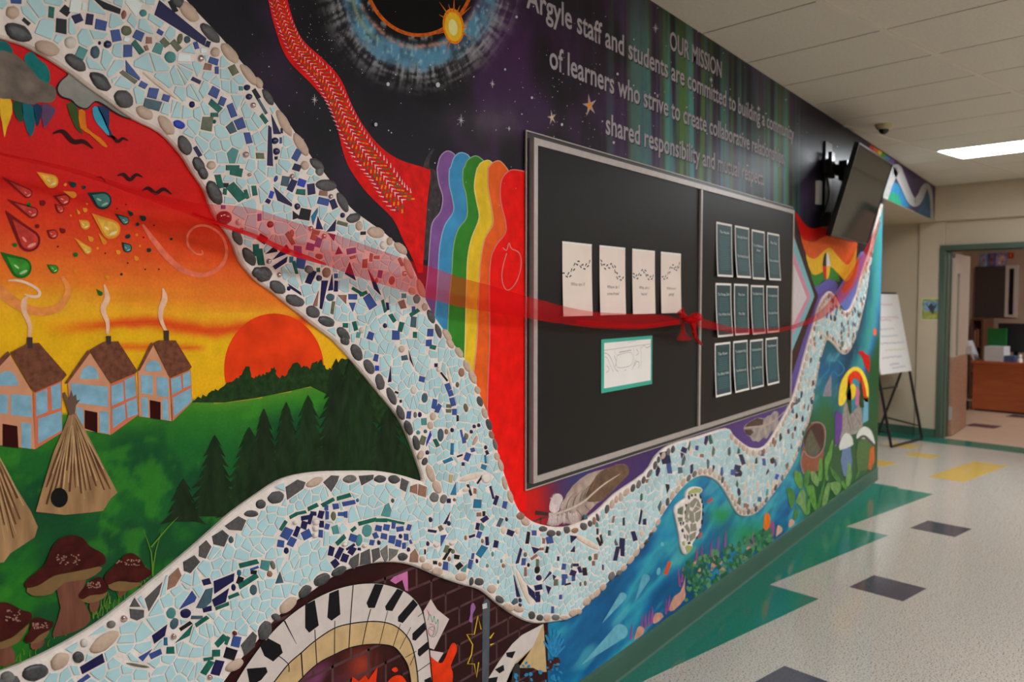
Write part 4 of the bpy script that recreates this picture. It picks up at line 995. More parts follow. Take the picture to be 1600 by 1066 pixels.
lo_edge = [(1378, 322), (1374, 343), (1367, 367), (1362, 401), (1357, 433), (1353, 460), (1346, 493), (1338, 523), (1330, 544), (1321, 554), (1312, 550), (1304, 540), (1293, 531), (1288, 540), (1283, 557), (1278, 578), (1274, 600), (1271, 622), (1263, 660), (1256, 675), (1248, 705), (1235, 732), (1220, 755), (1200, 782), (1184, 800), (1168, 807), (1155, 805), (1147, 795), (1135, 772), (1120, 752), (1100, 744), (1082, 749), (1062, 767), (1040, 796), (1015, 837), (995, 862), (970, 892), (950, 910), (930, 930), (910, 952), (890, 967), (847, 974), (825, 972), (800, 960), (775, 942), (750, 922), (725, 915), (687, 902), (650, 886), (625, 880), (600, 879), (575, 882), (540, 892), (512, 907), (487, 925), (462, 940), (437, 962), (415, 985), (400, 1005), (377, 1030), (350, 1066), (320, 1110), (250, 1160), (100, 1220), (-150, 1290), (-500, 1360)]
in_edge = [(-500, 1170), (-150, 1105), (0, 1050), (50, 1030), (100, 1005), (150, 975), (187, 947), (225, 917), (262, 887), (300, 855), (337, 822), (362, 800), (400, 773), (432, 752), (462, 742), (500, 737), (540, 736), (587, 736), (625, 742), (652, 750), (660, 749), (650, 717), (637, 682), (622, 652), (600, 624), (575, 594), (555, 570), (522, 533), (500, 516), (462, 486), (425, 456), (400, 438), (375, 408), (360, 373), (332, 331), (320, 298), (300, 268), (282, 240), (250, 207), (207, 185), (172, 160), (137, 135), (100, 107), (50, 77), (0, 59), (-150, 20), (-500, -20)]
OUT_PX = smooth(up_edge, False, 3) + smooth(lo_edge, False, 3) + smooth(in_edge, False, 3)
def uvb(px, py):
    p = wall(px, py, BED * .6)          # the photo shows the face of the relief, not the wall behind it
    return (p.x, p.z)
OUT = [uvb(*p) for p in OUT_PX]
_a = sum(OUT[i - 1][0] * OUT[i][1] - OUT[i][0] * OUT[i - 1][1] for i in range(len(OUT)))
if _a < 0: OUT.reverse()

def offset(P, d):
    n = len(P); o = []
    for i in range(n):
        a, b, c = P[i - 1], P[i], P[(i + 1) % n]
        tx, ty = c[0] - a[0], c[1] - a[1]; l = math.hypot(tx, ty) or 1
        o.append((b[0] - ty / l * d, b[1] + tx / l * d))
    return o

def relief(P, rings, name, m, **kw):
    """outline (wall coordinates, counter-clockwise) raised off the wall: rings = (inset, height)"""
    n = len(P); V = []; F = []
    for d, h in rings:
        V += [(a, -h, b) for a, b in offset(P, d)]
    for r in range(len(rings) - 1):
        for i in range(n):
            j = (i + 1) % n
            F.append([r * n + i, r * n + j, (r + 1) * n + j, (r + 1) * n + i])
    F.append([(len(rings) - 1) * n + i for i in range(n)])
    return link(name, mesh(name, V, F), m, **kw)
M_GROUT = mat('mosaic_grout', S(228, 214, 205), 0.75, 0.10, 30, spec=0.3, bump=0.6, bscale=90)
RIV = relief(OUT, [(0, 0.0008), (0.0005, BED * .55), (0.005, BED * .9), (0.012, BED)], 'mosaic_river', M_GROUT, label='raised mosaic river of turquoise tiles and pebbles winding across the mural', cat='mosaic')

TM = {'t': mat('tile_turquoise', S(170, 204, 208), 0.32, 0.08, 8, spec=.16, island=0.10), 'N': mat('tile_navy', S(26, 25, 70), 0.32, 0.12, 30, spec=.16, island=.25), 'B': mat('tile_blue', S(52, 76, 136), 0.32, 0.12, 30, spec=.16, island=.18),
      'K': mat('tile_black', S(20, 19, 24), 0.32, 0.1, 30, spec=.16, island=.2), 'G': mat('tile_green', S(20, 92, 78), 0.32, 0.25, 60, spec=.16, island=.25), 'T': mat('tile_teal', S(76, 136, 134), 0.32, 0.15, 40, spec=.16, island=.2),
      'D': mat('tile_slate', S(62, 88, 98), 0.32, 0.2, 50, spec=.16, island=.2), 'O': mat('tile_olive', S(96, 100, 78), 0.32, 0.25, 60, spec=.16, island=.2), 'P': mat('tile_brown', S(138, 96, 84), 0.32, 0.25, 60, spec=.16, island=.2),
      'W': mat('tile_white', S(214, 222, 220), 0.32, 0.04, 20), 'C': mat('tile_cyan', S(28, 106, 140), 0.32, 0.2, 40, spec=.16, island=.15), 'Q': mat('tile_bright_blue', S(40, 62, 168), 0.32, 0.15, 40, spec=.16, island=.15),
      'Y': mat('tile_ochre', S(176, 160, 112), 0.32, 0.1, 40), 'L': mat('shell', S(214, 194, 176), 0.4, 0.12, 40),
      'k': mat('stone_black', S(50, 50, 50), 0.42, 0.25, 120, rgb2=S(64, 64, 64), bump=.25), 'g': mat('stone_grey', S(104, 100, 96), 0.55, 0.25, 140, bump=.25), 'b': mat('stone_beige', S(190, 164, 144), 0.5, 0.12, 60, bump=.15),
      'w': mat('stone_white', S(206, 196, 186), 0.45, 0.1, 60, bump=.1), 'r': mat('stone_brown', S(140, 100, 80), 0.5, 0.2, 80, bump=.2), 'd': mat('stone_dark', S(72, 70, 70), 0.5, 0.25, 140, bump=.25),
      's': mat('bead_silver', S(196, 176, 176), 0.12, 0.05, 20, metal=.9), 'n': mat('bead_navy', S(36, 36, 78), 0.06, 0.1, 20), 'p': mat('bead_pearl', S(226, 214, 206), 0.2, 0.04, 20, coat=.5), 'm': mat('bead_maroon', S(104, 32, 40), 0.1, 0.1, 20)}
TN = {'t': 'turquoise_tile', 'N': 'navy_tile', 'B': 'blue_tile', 'K': 'black_tile', 'G': 'green_tile', 'T': 'teal_tile', 'D': 'slate_tile', 'O': 'olive_tile', 'P': 'brown_tile', 'W': 'white_tile', 'C': 'cyan_tile', 'Q': 'cobalt_tile', 'Y': 'ochre_tile', 'L': 'shell',
      'k': 'pebble', 'g': 'pebble', 'b': 'pebble', 'w': 'pebble', 'r': 'pebble', 'd': 'pebble', 's': 'bead', 'n': 'bead', 'p': 'bead', 'm': 'bead'}

# accents read off the photograph: x y w h angle colour, in quarter-pixels of each crop
ACC = []          # (convex polygon in wall coordinates, colour, dome?)
def uvp(P): return [uvb(*p) for p in P]
def ccw(P):
    a = sum(P[i - 1][0] * P[i][1] - P[i][0] * P[i - 1][1] for i in range(len(P)))
    return P if a > 0 else P[::-1]
def acc(ox, oy, s):
    for it in s.split(';'):
        f = it.split()
        if not f: continue
        c = f[-1]; v = [float(a) for a in f[:-1]]
        x, y, w, h = v[:4]; a = v[4] if len(v) > 4 else 0
        X, Y = ox + x / 4, oy + y / 4
        if c[0] == 'e' or c[0] in 'kgbwrdsnpm':
            col = c[-1]
            ACC.append((ccw(uvp(ell(X, Y, w / 8, h / 8, a, 14))), col, True))
        else:
            q = []
            for sx, sy in ((-1, -1), (1, -1), (1, 1), (-1, 1)):
                jx = sx * w / 8 * rng.uniform(.82, 1.06); jy = sy * h / 8 * rng.uniform(.82, 1.06)
                t = math.radians(a)
                q.append((X + jx * math.cos(t) - jy * math.sin(t), Y + jx * math.sin(t) + jy * math.cos(t)))
            ACC.append((ccw(uvp(q)), c, False))
def accp(ox, oy, s):
    for it in s.split(';'):
        f = it.split()
        if not f: continue
        ACC.append((ccw(uvp(pts(' '.join(f[:-1]), ox, oy))), f[-1], False))
# border pebbles
acc(0, 0, '105 205 190 105 25 k;285 303 170 90 22 b;462 395 165 80 38 d;617 512 165 90 42 k;763 620 140 105 35 d;893 708 125 75 32 b;1030 785 150 75 52 b;1145 910 140 80 62 d;1232 1030 105 70 60 k;1170 75 170 85 48 b;1303 210 165 70 45 d;1425 335 160 70 50 b;1545 470 170 60 52 b;70 82 90 85 0 b;1335 328 62 62 0 b;1310 1035 60 55 0 b')
acc(400, 0, '65 610 125 48 58 d;165 770 190 60 62 b;270 905 170 60 58 b;370 1030 110 60 40 d;295 1035 55 60 0 b;5 520 50 80 -30 b')
acc(0, 266, '1258 15 100 60 62 k;1330 140 175 80 64 k;1393 298 95 90 0 em;1475 420 115 55 66 d;1547 540 130 70 58 k;1605 640 80 70 50 k')
acc(400, 266, '430 95 135 75 5 d;530 200 140 56 64 d;600 300 95 62 -18 d;635 350 46 62 0 b;740 390 112 72 12 b;825 445 40 52 0 b;785 470 45 55 0 w;895 490 105 52 42 b;945 610 150 48 72 b;1020 740 125 44 72 b;965 757 50 44 60 b;995 805 46 60 0 g;1045 855 38 52 0 b;1085 915 95 44 68 d;1130 1005 100 34 72 d;1185 1030 90 42 60 b;40 650 105 100 0 k;125 730 115 75 35 d;235 815 128 70 25 d;345 885 95 76 30 d;430 945 112 64 20 k;535 1025 110 64 48 k;388 8 52 60 0 g;430 640 56 68 0 er')
acc(400, 532, '545 3 66 50 40 k;620 75 115 68 65 k;697 165 102 62 60 d;765 258 108 56 76 d;838 348 118 52 66 d;895 450 102 44 70 d;945 545 104 46 70 k;993 640 102 42 76 k;1032 625 62 34 -72 O;1020 715 60 38 -72 b;1045 755 52 36 -70 k;1080 830 118 50 70 b;1122 915 90 52 62 b')
acc(400, 532, '20 1022 66 60 0 k;115 980 112 78 -20 d;355 885 118 52 -26 b;577 865 90 50 -5 g;767 865 80 50 0 k;853 868 80 54 5 k;1105 980 60 66 0 g;1162 990 46 62 20 g;1205 20 70 40 55 b;1260 75 78 42 58 b;1310 160 84 42 66 b;1345 230 90 44 68 b;1375 310 52 36 70 b;1390 380 70 38 72 d;1420 455 70 38 72 b;1447 525 76 38 74 k;1462 590 52 32 74 r;1485 650 78 26 76 g;1497 725 52 34 76 b;1520 780 82 34 76 b;1545 890 92 32 78 b;1580 975 84 36 74 b')
accp(400, 532, '175,915 250,868 300,885 285,925 185,995 d;410,885 460,842 510,845 500,880 460,945 d;632,845 725,838 722,865 650,905 k;900,858 945,880 925,945 890,925 d;955,910 998,895 998,960 952,945 r;1008,895 1058,915 1052,980 1002,965 r')
acc(0, 800, '1560 10 90 44 0 k;685 700 60 46 -22 g;640 812 220 92 -36 b;515 815 52 56 0 w;365 930 140 96 -42 b;480 905 74 78 0 k;210 1000 172 108 -16 k;40 1035 92 90 0 g;1455 955 135 66 -30 b')
accp(0, 800, '1395,85 1480,25 1528,50 1500,115 1420,108 d;1315,150 1380,110 1420,145 1390,215 1325,200 k;1235,215 1280,175 1312,215 1275,290 1232,275 d;1135,310 1205,268 1240,310 1180,380 1140,365 k;1045,400 1105,345 1125,395 1085,460 1035,485 r;895,540 1005,435 985,510 920,618 d;800,590 832,535 868,590 d;800,602 890,610 888,655 845,675 805,660 d;1495,830 1570,745 1595,770 1580,840 1520,895 d')
acc(400, 800, '45 740 130 84 -72 d;115 655 60 46 20 d;190 580 140 72 -42 b;297 495 102 62 -46 k;400 420 118 70 -30 k;508 368 105 52 -26 k;907 278 66 54 0 k;1030 295 38 42 0 b;1060 340 74 46 12 b;1125 370 72 50 8 b;1192 402 74 46 5 w;1272 405 76 52 -5 b;1337 432 28 55 5 k;1385 435 60 50 0 k;1465 480 62 54 10 b;1515 545 62 42 40 d;1570 595 74 46 25 b')
accp(400, 800, '568,320 580,290 635,255 630,330 600,355 d;640,330 645,255 700,228 708,320 d;712,235 760,220 768,280 722,315 d;768,240 810,205 815,285 800,315 775,270 g;822,225 880,235 870,265 822,305 g;950,310 955,260 985,228 1005,270 1003,315 r')
acc(800, 800, '45 25 52 48 0 r;75 60 62 50 30 b;30 605 74 46 12 b;185 105 56 36 0 d;235 133 60 44 0 d;282 133 32 36 0 d;335 112 42 48 0 d;385 115 48 34 -15 r;440 90 46 50 -20 d;480 72 30 42 0 d;505 55 22 52 0 r;527 35 20 52 -10 d;115 645 46 54 0 k;165 660 46 42 0 k;210 660 50 46 0 b;265 658 52 38 0 g;320 660 60 30 0 b;375 630 64 44 -30 b;410 622 40 36 -40 b;460 560 62 42 -50 b;490 530 40 34 -45 b;522 508 64 34 -52 b;560 470 54 38 -50 b;615 400 62 40 -70 g;660 380 42 30 -50 g;690 350 52 32 -52 b;735 300 66 30 -52 b;770 255 62 30 -56 b;803 213 40 26 -56 b;835 185 34 22 -56 k;860 140 34 22 -60 k;882 110 40 24 -60 b;905 65 50 24 -60 b')
# coloured tiles, beads and shells
acc(0, 0, '310 80 35 75 5 G;400 70 62 58 35 K;375 165 68 98 5 K;475 120 62 58 -20 N;550 125 45 65 10 N;620 160 75 66 10 B;715 225 62 78 -10 B;855 225 65 58 25 B;780 195 74 66 20 eO;500 335 62 74 25 T;585 330 62 84 0 eD;790 320 56 84 0 B;850 300 38 100 -38 G;980 305 60 66 20 T;1055 360 78 78 0 eT;1115 245 38 70 10 eO;1160 250 44 48 0 eD;1020 270 44 60 -40 O;1090 290 38 76 -40 O;1215 285 28 48 -15 B;1290 280 28 40 20 N;990 205 44 30 30 B;885 535 50 40 30 B;945 585 64 68 12 B;1025 615 50 44 18 B;1190 655 40 44 0 eN;1215 505 60 28 25 N;1325 385 62 42 20 B;1345 440 24 50 0 B;1330 580 60 66 25 B;1380 635 44 58 22 B;1440 695 44 88 -22 B;1490 775 58 74 -22 B;1540 865 42 76 -15 B;1335 665 96 40 42 G;1330 720 48 28 0 G;1330 762 24 28 0 eG;1110 780 84 52 22 eQ;1285 775 72 90 10 O;940 655 118 62 15 D;795 485 132 28 36 O;1225 950 28 72 -30 N;1445 1050 84 34 0 G;430 270 80 78 0 ew;1590 590 30 66 -30 K;662 280 50 50 n;1243 368 38 46 s;1533 550 40 40 n;1545 607 40 40 n;1570 660 34 38 s;1525 968 40 40 s;920 255 38 44 0 P;905 305 26 36 -20 P;1290 420 52 42 10 P;1450 440 46 60 -30 O;765 95 34 60 5 eP;885 85 50 50 0 eT;1070 40 86 32 62 K;1140 365 82 50 5 W;460 40 76 90 8 W;515 45 28 50 5 W;155 140 60 24 40 K;1262 320 38 32 0 W;870 240 20 30 0 W;780 250 36 30 20 W;985 535 290 24 38 eL;90 10 70 36 0 B;612 272 18 26 0 eN;1495 555 28 30 0 T')
accp(0, 0, '985,5 1280,245 1268,290 955,95 N;775,380 865,490 860,506 778,452 B;555,-20 745,60 738,92 640,60 K;780,-30 880,30 840,110 770,20 W')
acc(400, 0, '30 670 110 18 60 D;40 745 68 28 55 G;150 820 14 34 0 N;145 880 14 40 0 B;245 970 48 78 28 B;115 990 20 22 0 K;245 1050 52 44 20 N;15 975 50 40 0 O;108 882 44 44 n;117 948 42 46 n')
accp(400, 0, '68,785 84,800 95,1040 60,1036 N;85,715 145,840 100,840 N')
acc(0, 266, '1360 70 38 90 -15 G;1465 10 84 56 10 G;1470 140 66 130 -40 G;1395 135 24 42 5 G;1530 150 22 62 -18 G;1580 130 30 72 -10 G;1590 500 40 80 0 G;1545 30 24 24 s;1480 325 34 42 p;1385 232 30 24 0 B;1400 95 40 30 0 K;1500 378 22 36 0 P')
acc(400, 266, '175 70 50 68 10 D;215 100 44 80 25 N;275 80 54 54 18 Q;335 120 54 70 -5 N;270 138 62 36 5 G;115 55 24 44 20 eB;85 155 28 46 18 Q;65 195 30 28 30 N;410 195 74 46 15 B;475 215 38 60 -22 N;295 280 70 74 10 K;530 335 72 26 15 O;15 540 46 112 -10 G;210 560 24 40 0 C;270 580 58 70 10 B;235 610 20 84 -15 G;320 620 56 50 0 eg;330 670 44 92 24 N;490 725 24 78 3 N;195 740 26 30 0 eN;455 795 58 50 0 eD;470 860 20 90 8 O;380 625 24 30 0 G;490 660 24 30 0 B;595 790 54 38 0 B;630 760 92 22 32 G;660 772 52 22 -22 G;700 820 56 92 -30 B;790 850 18 84 -14 G;812 850 18 50 -8 N;905 840 40 56 -20 P;980 890 66 26 -32 G;975 870 22 40 0 B;845 925 30 60 -32 G;895 980 30 62 15 G;975 950 38 72 5 D;865 1030 46 60 0 B;705 1035 38 50 15 B;1080 1015 40 50 5 B;610 975 28 58 -15 G;550 970 32 30 0 G;985 1030 28 40 0 G;585 505 60 38 -8 B;380 455 38 62 18 B;330 480 50 50 10 B;205 430 30 92 -30 O;250 505 52 66 0 B;365 390 46 30 15 P;350 420 40 32 20 P;215 395 30 50 0 eP;385 540 52 38 15 eP;595 545 36 20 -15 P;745 545 36 22 0 P;710 545 20 52 8 P;672 585 34 62 0 P;765 650 28 54 12 B;895 575 20 60 -25 P;12 295 26 48 0 B;30 430 60 46 35 K;213 40 30 34 s;247 228 36 42 n;455 165 26 32 s;530 283 26 34 n;78 340 40 44 m;330 365 28 34 s;412 415 28 36 s;68 570 30 34 s;133 655 26 32 s;383 675 36 40 n;795 972 24 32 n;917 647 28 36 s;410 145 56 32 10 P;660 395 34 22 0 K;745 690 22 36 0 eP;840 690 40 56 10 eP;915 785 30 30 0 T;650 1000 36 40 0 ew;630 1030 26 34 10 T')
accp(400, 266, '100,105 150,150 215,212 214,228 125,190 N;375,235 376,262 346,345 334,290 C;376,288 410,372 364,368 N;490,310 484,382 430,386 N;440,394 486,404 476,442 N;110,470 125,510 48,525 K;180,465 210,512 95,560 N;186,540 180,576 110,622 94,600 N;400,690 440,690 402,870 388,864 N;466,650 472,750 440,754 N;190,710 268,762 276,785 210,742 N;500,780 556,780 552,835 P;380,755 372,850 345,848 P;570,828 614,828 595,885 B;690,620 745,712 770,782 728,742 N;575,575 614,690 545,648 N;505,478 532,522 486,528 N;220,255 272,295 220,310 K')
acc(400, 532, '740 110 28 46 12 B;747 172 26 34 0 Q;918 108 40 32 -10 D;900 55 40 44 0 eb;1070 15 40 46 0 B;1095 42 40 30 15 G;1115 155 20 26 0 N;1028 243 38 36 12 B;1045 358 42 66 5 eD;1105 397 32 66 8 B;1130 425 28 62 25 B;1165 225 12 72 -38 K;1190 290 34 44 -20 B;1207 330 32 44 -20 B;1220 385 32 56 -16 B;1230 445 28 40 0 B;1195 410 36 24 0 O;1195 440 36 24 0 O;945 465 28 50 5 B;1015 463 26 36 0 eN;1040 508 36 48 -4 T;1095 475 38 52 0 eb;1080 530 38 50 0 eb;985 465 20 40 0 g;1005 575 28 28 eT;1050 568 24 26 eD;1145 590 42 86 0 eD;1180 570 22 36 0 er;1118 640 26 58 -26 G;1215 675 20 78 2 C;1190 750 64 24 -22 C;1060 700 22 30 n;1250 485 14 42 0 K;1275 580 14 52 -12 B;1290 622 24 42 -10 B;1305 600 30 48 0 eO;1335 570 18 26 n;1353 537 18 26 n;1382 530 18 26 n;1275 200 40 58 0 er;1250 277 24 36 0 eO;1303 420 30 58 -10 eO;1345 683 28 28 -15 B;1312 725 34 56 22 B;1285 772 18 26 0 N;1425 740 14 56 -5 C;1415 790 36 32 20 C;1265 720 38 12 -20 K;1208 862 26 50 6 Y;1375 1020 48 62 5 C;1325 935 14 84 -18 K;1465 950 14 82 -14 N;1390 870 12 64 35 K;1360 940 20 36 0 P;1490 1000 24 64 16 N;1545 1025 26 52 12 B;1195 1000 26 30 0 N;1230 995 18 22 er;845 1000 22 30 eD;540 975 94 28 -16 G;440 1010 98 26 -30 G;345 1040 74 26 -26 G;570 1015 84 30 -10 B;490 1035 40 36 -10 B;430 1045 24 32 0 B;625 998 20 26 eC;975 310 40 50 0 ew;1430 860 64 64 p;1215 560 20 30 n;1090 130 30 26 0 W;1360 625 24 70 25 b;895 380 14 20 K;870 325 24 14 20 K;1130 180 26 30 p;1335 855 160 34 -16 eL;1200 235 16 150 -14 eL;1425 668 18 28 n;1435 700 20 28 -20 N;1305 930 50 30 -20 eL')
accp(400, 532, '832,160 836,258 814,262 N;944,60 976,165 952,122 K;1080,563 1088,590 1054,662 1056,630 Q;1240,884 1242,966 1204,964 C')
acc(0, 800, '515 1040 84 28 -36 B;965 885 82 38 -26 B;850 955 160 18 10 eO;1080 695 54 76 22 eD;1060 630 62 74 10 eT;1150 632 72 60 -10 eN;1280 435 52 38 -14 N;1285 605 60 34 -12 N;1220 655 72 22 0 D;1150 710 94 24 -34 K;1250 680 104 26 -36 G;1380 585 92 24 -22 G;1450 520 78 24 -22 G;1540 430 134 36 -32 G;1545 320 124 34 -14 G;1485 378 30 42 0 eC;1490 425 42 52 22 K;1450 470 30 46 0 eN;1575 485 50 66 0 eD;1025 805 24 56 0 C;1055 860 50 44 0 G;1370 800 94 40 -46 G;1410 800 22 52 20 G;1340 880 56 44 0 G;1295 915 62 22 -10 G;1285 970 104 42 -56 G;1430 885 80 72 20 K;1465 810 54 72 12 B;1350 970 60 102 18 N;1300 1030 34 34 s;1455 755 28 32 m;1073 775 34 40 s;763 663 42 44 s;1435 172 34 46 0 eD;1575 375 40 26 0 K;1580 350 60 16 -20 B')
accp(0, 800, '490,965 630,880 645,935 505,1010 N;855,905 940,855 882,930 B;1035,700 1020,770 955,820 940,770 N;1190,490 1218,530 1206,558 1110,606 B;1320,470 1310,560 1265,600 1215,596 1275,482 D;1325,430 1455,380 1450,430 1330,510 N;1420,475 1400,560 1330,590 1315,546 N;1195,700 1175,770 1085,815 G')
acc(400, 800, '180 130 58 72 28 B;145 195 44 50 10 B;212 185 46 58 28 B;180 240 34 44 0 eN;245 120 28 72 22 N;305 140 62 52 -26 B;290 80 38 52 15 N;300 35 62 28 -10 N;330 40 22 72 14 N;350 8 40 28 0 N;395 15 34 52 18 N;400 75 28 46 0 N;395 135 26 52 4 B;435 90 28 36 15 B;435 20 22 58 0 B;475 25 34 60 0 eO;520 12 40 26 0 B;550 15 22 42 0 B;485 110 42 56 -12 T;225 20 64 22 -28 G;160 85 74 22 -58 G;270 4 72 20 -12 G;520 175 82 30 -42 G;595 160 46 52 20 B;600 105 36 22 -40 G;680 60 124 26 -14 G;775 50 72 24 0 G;840 55 64 18 14 G;892 66 62 16 10 G;685 115 66 84 8 eT;635 175 44 78 8 eT;755 100 40 36 8 B;805 95 40 40 10 B;850 80 24 46 8 B;890 105 50 34 -5 B;945 95 28 42 20 B;738 145 32 40 -25 B;790 150 44 38 8 B;840 170 44 54 10 B;892 150 20 30 n;928 155 28 46 0 B;880 195 38 46 12 B;915 210 24 40 0 B;957 185 14 26 -20 B;715 190 30 36 15 B;757 190 20 32 n;942 233 18 30 n;460 245 36 66 12 N;510 255 36 74 28 N;545 285 42 58 18 N;590 240 42 52 30 N;580 218 62 16 -32 N;485 320 46 48 -40 N;635 230 20 20 0 N;45 330 58 64 12 T;95 330 28 60 -16 g;75 385 34 40 0 er;1080 47 22 34 n;1090 118 60 18 8 N;1145 100 28 32 -30 O;1195 70 20 32 n;1063 197 18 32 n;1047 248 10 32 0 K;1180 230 28 48 18 O;1185 262 16 90 32 K;1222 245 26 32 eO;1198 292 20 32 er;1245 280 36 32 8 K;1110 315 26 24 0 K;1140 325 20 28 er;1175 335 32 58 6 B;1260 335 46 36 -40 K;1330 325 26 62 12 B;1370 305 14 30 n;1300 160 14 32 er;1385 140 32 48 18 B;1435 180 22 62 -4 N;1405 180 14 30 er;1340 150 42 18 -16 N;1400 245 44 82 32 C;1375 90 24 48 12 N;1420 45 48 32 -36 N;1490 200 28 48 12 N;1515 65 28 62 24 D;1580 130 46 38 20 N;1538 115 34 46 0 eL;1470 262 18 36 eT;1525 305 15 28 eT;1437 335 20 28 eT;1555 45 14 28 n;1345 275 18 42 10 B;1385 15 30 28 0 P;1415 10 18 32 0 K;1537 335 20 28 er;1505 435 15 28 eT;230 65 26 26 p;362 60 46 44 p;360 100 40 42 p;355 145 34 34 p;540 200 28 30 p;1115 205 32 30 p;1210 195 26 26 p;665 210 26 26 p')
accp(400, 800, '140,370 162,440 110,446 D;1206,-4 1180,76 1160,74 N;1145,145 1182,140 1145,216 B')
acc(800, 800, '130 130 28 32 0 B;90 160 22 84 8 K;225 175 44 44 -10 B;190 180 18 38 0 P;210 235 18 46 12 K;535 185 18 64 -24 K;680 195 34 74 2 N;755 150 28 62 -16 N;645 260 26 104 12 N;682 250 26 54 0 N;35 275 18 104 16 N;130 280 52 16 -36 P;65 310 28 50 4 B;75 265 24 32 eO;178 230 26 18 0 P;150 360 38 50 10 eK;95 330 20 28 eK;75 375 16 62 0 P;160 410 42 40 0 eN;155 470 52 36 -10 N;150 510 28 30 0 N;155 540 28 46 0 N;315 340 26 42 10 B;390 330 42 18 0 N;320 400 40 30 0 B;315 430 26 54 4 B;375 380 40 40 20 N;415 360 22 42 -20 N;375 415 24 34 0 B;445 370 28 54 -8 K;420 450 14 32 eO;450 445 20 36 eO;265 440 28 42 0 O;295 530 20 32 0 B;245 610 18 46 0 B;340 450 42 14 -14 K;150 320 18 54 0 O;280 290 14 28 0 N;525 120 12 44 0 K;550 170 12 62 -10 K;625 45 12 48 10 P;480 290 24 36 eG;515 280 22 42 0 P;500 320 18 32 0 P;560 345 10 38 0 N;40 550 18 30 n;40 580 18 26 n;795 30 12 94 10 N;690 60 12 54 0 N;460 190 190 34 30 eL;60 470 30 250 -22 eL;25 120 28 34 0 eL;820 60 22 40 0 N;600 130 16 36 0 D;450 30 24 30 0 D')
accp(800, 800, '355,145 402,152 360,195 N;112,215 168,230 130,262 N;382,210 385,250 355,248 N;228,368 240,380 182,438 N;245,390 268,400 250,425 N;200,455 238,470 218,515 N;85,455 132,498 142,560 96,512 N;0,390 42,530 20,530 N')
# far bend: specks of dark tile, peach pebbles along the rims
for line in ('1038 715 14 20 N;1043 728 8 26 B;1067 703 9 9 N;1087 700 5 8 B;1150 732 10 12 N;1158 718 6 18 N;1144 738 8 10 B;1192 722 5 12 B;1190 708 6 10 B;1252 696 6 6 B;1061 735 7 10 D;1150 742 8 6 N;1095 712 6 6 P;1185 780 6 8 C;1212 745 5 9 Q', ):
    for it in line.split(';'):
        x, y, w, h, c = it.split()
        acc(float(x), float(y), '0 0 %f %f %d %s' % (float(w) * 4, float(h) * 4, rng.uniform(-20, 20), c))
def cumlen(P):
    L = [0]
    for a, b in zip(P, P[1:]): L.append(L[-1] + math.hypot(b[0] - a[0], b[1] - a[1]))
    return L
def rim(P, inset_sign, start, stop, cols, size=0.05):
    """pebbles set along a stretch of the rim, in wall coordinates"""
    L = cumlen(P); s = start
    while s < min(stop, L[-1]):
        ln = size * rng.uniform(.7, 1.35)
        m = s + ln / 2
        i = max(0, min(len(P) - 2, next((k for k in range(len(L) - 1) if L[k + 1] >= m), len(P) - 2)))
        f = (m - L[i]) / max(1e-6, L[i + 1] - L[i])
        x, y = P[i][0] + (P[i + 1][0] - P[i][0]) * f, P[i][1] + (P[i + 1][1] - P[i][1]) * f
        dx, dy = P[i + 1][0] - P[i][0], P[i + 1][1] - P[i][1]; l = math.hypot(dx, dy) or 1; dx /= l; dy /= l
        wd = size * rng.uniform(.55, .8)
        cx_, cy_ = x - dy * inset_sign * (wd / 2 + .008), y + dx * inset_sign * (wd / 2 + .008)
        q = []
        for k in range(12):
            t = 2 * math.pi * k / 12
            a, b = ln * .46 * math.cos(t), wd / 2 * math.sin(t)
            q.append((cx_ + dx * a - dy * b, cy_ + dy * a + dx * b))
        ACC.append((ccw(q), rng.choice(cols), True))
        s += ln * 1.02
def sub(edge, x0, x1):
    P = [uvb(*p) for p in smooth(edge, False, 3)]
    i0 = min(range(len(P)), key=lambda k: math.hypot(P[k][0] - uvb(*x0)[0], P[k][1] - uvb(*x0)[1]))
    i1 = min(range(len(P)), key=lambda k: math.hypot(P[k][0] - uvb(*x1)[0], P[k][1] - uvb(*x1)[1]))
    return P[i0:i1 + 1]
P = sub(up_edge, (940, 790), (1047, 695)); rim(P, -1, 0, 99, 'bdbdgb', .05)
P = sub(up_edge, (1140, 674), (1374, 320)); rim(P, -1, 0, 99, 'bbbwbr', .06)
P = sub(lo_edge, (1378, 322), (1030, 812)); rim(P, -1, 0, 99, 'bbbwbgd', .055)
P = sub(in_edge, (-500, 1170), (-10, 1053)); rim(P, -1, 0, 99, 'bkd', .06)
P = sub(in_edge, (-10, 57), (-500, -20)); rim(P, -1, 0, 99, 'bkd', .06)
P = sub(up_edge, (-500, -60), (285, -8)); rim(P, -1, 0, 99, 'bkd', .06)

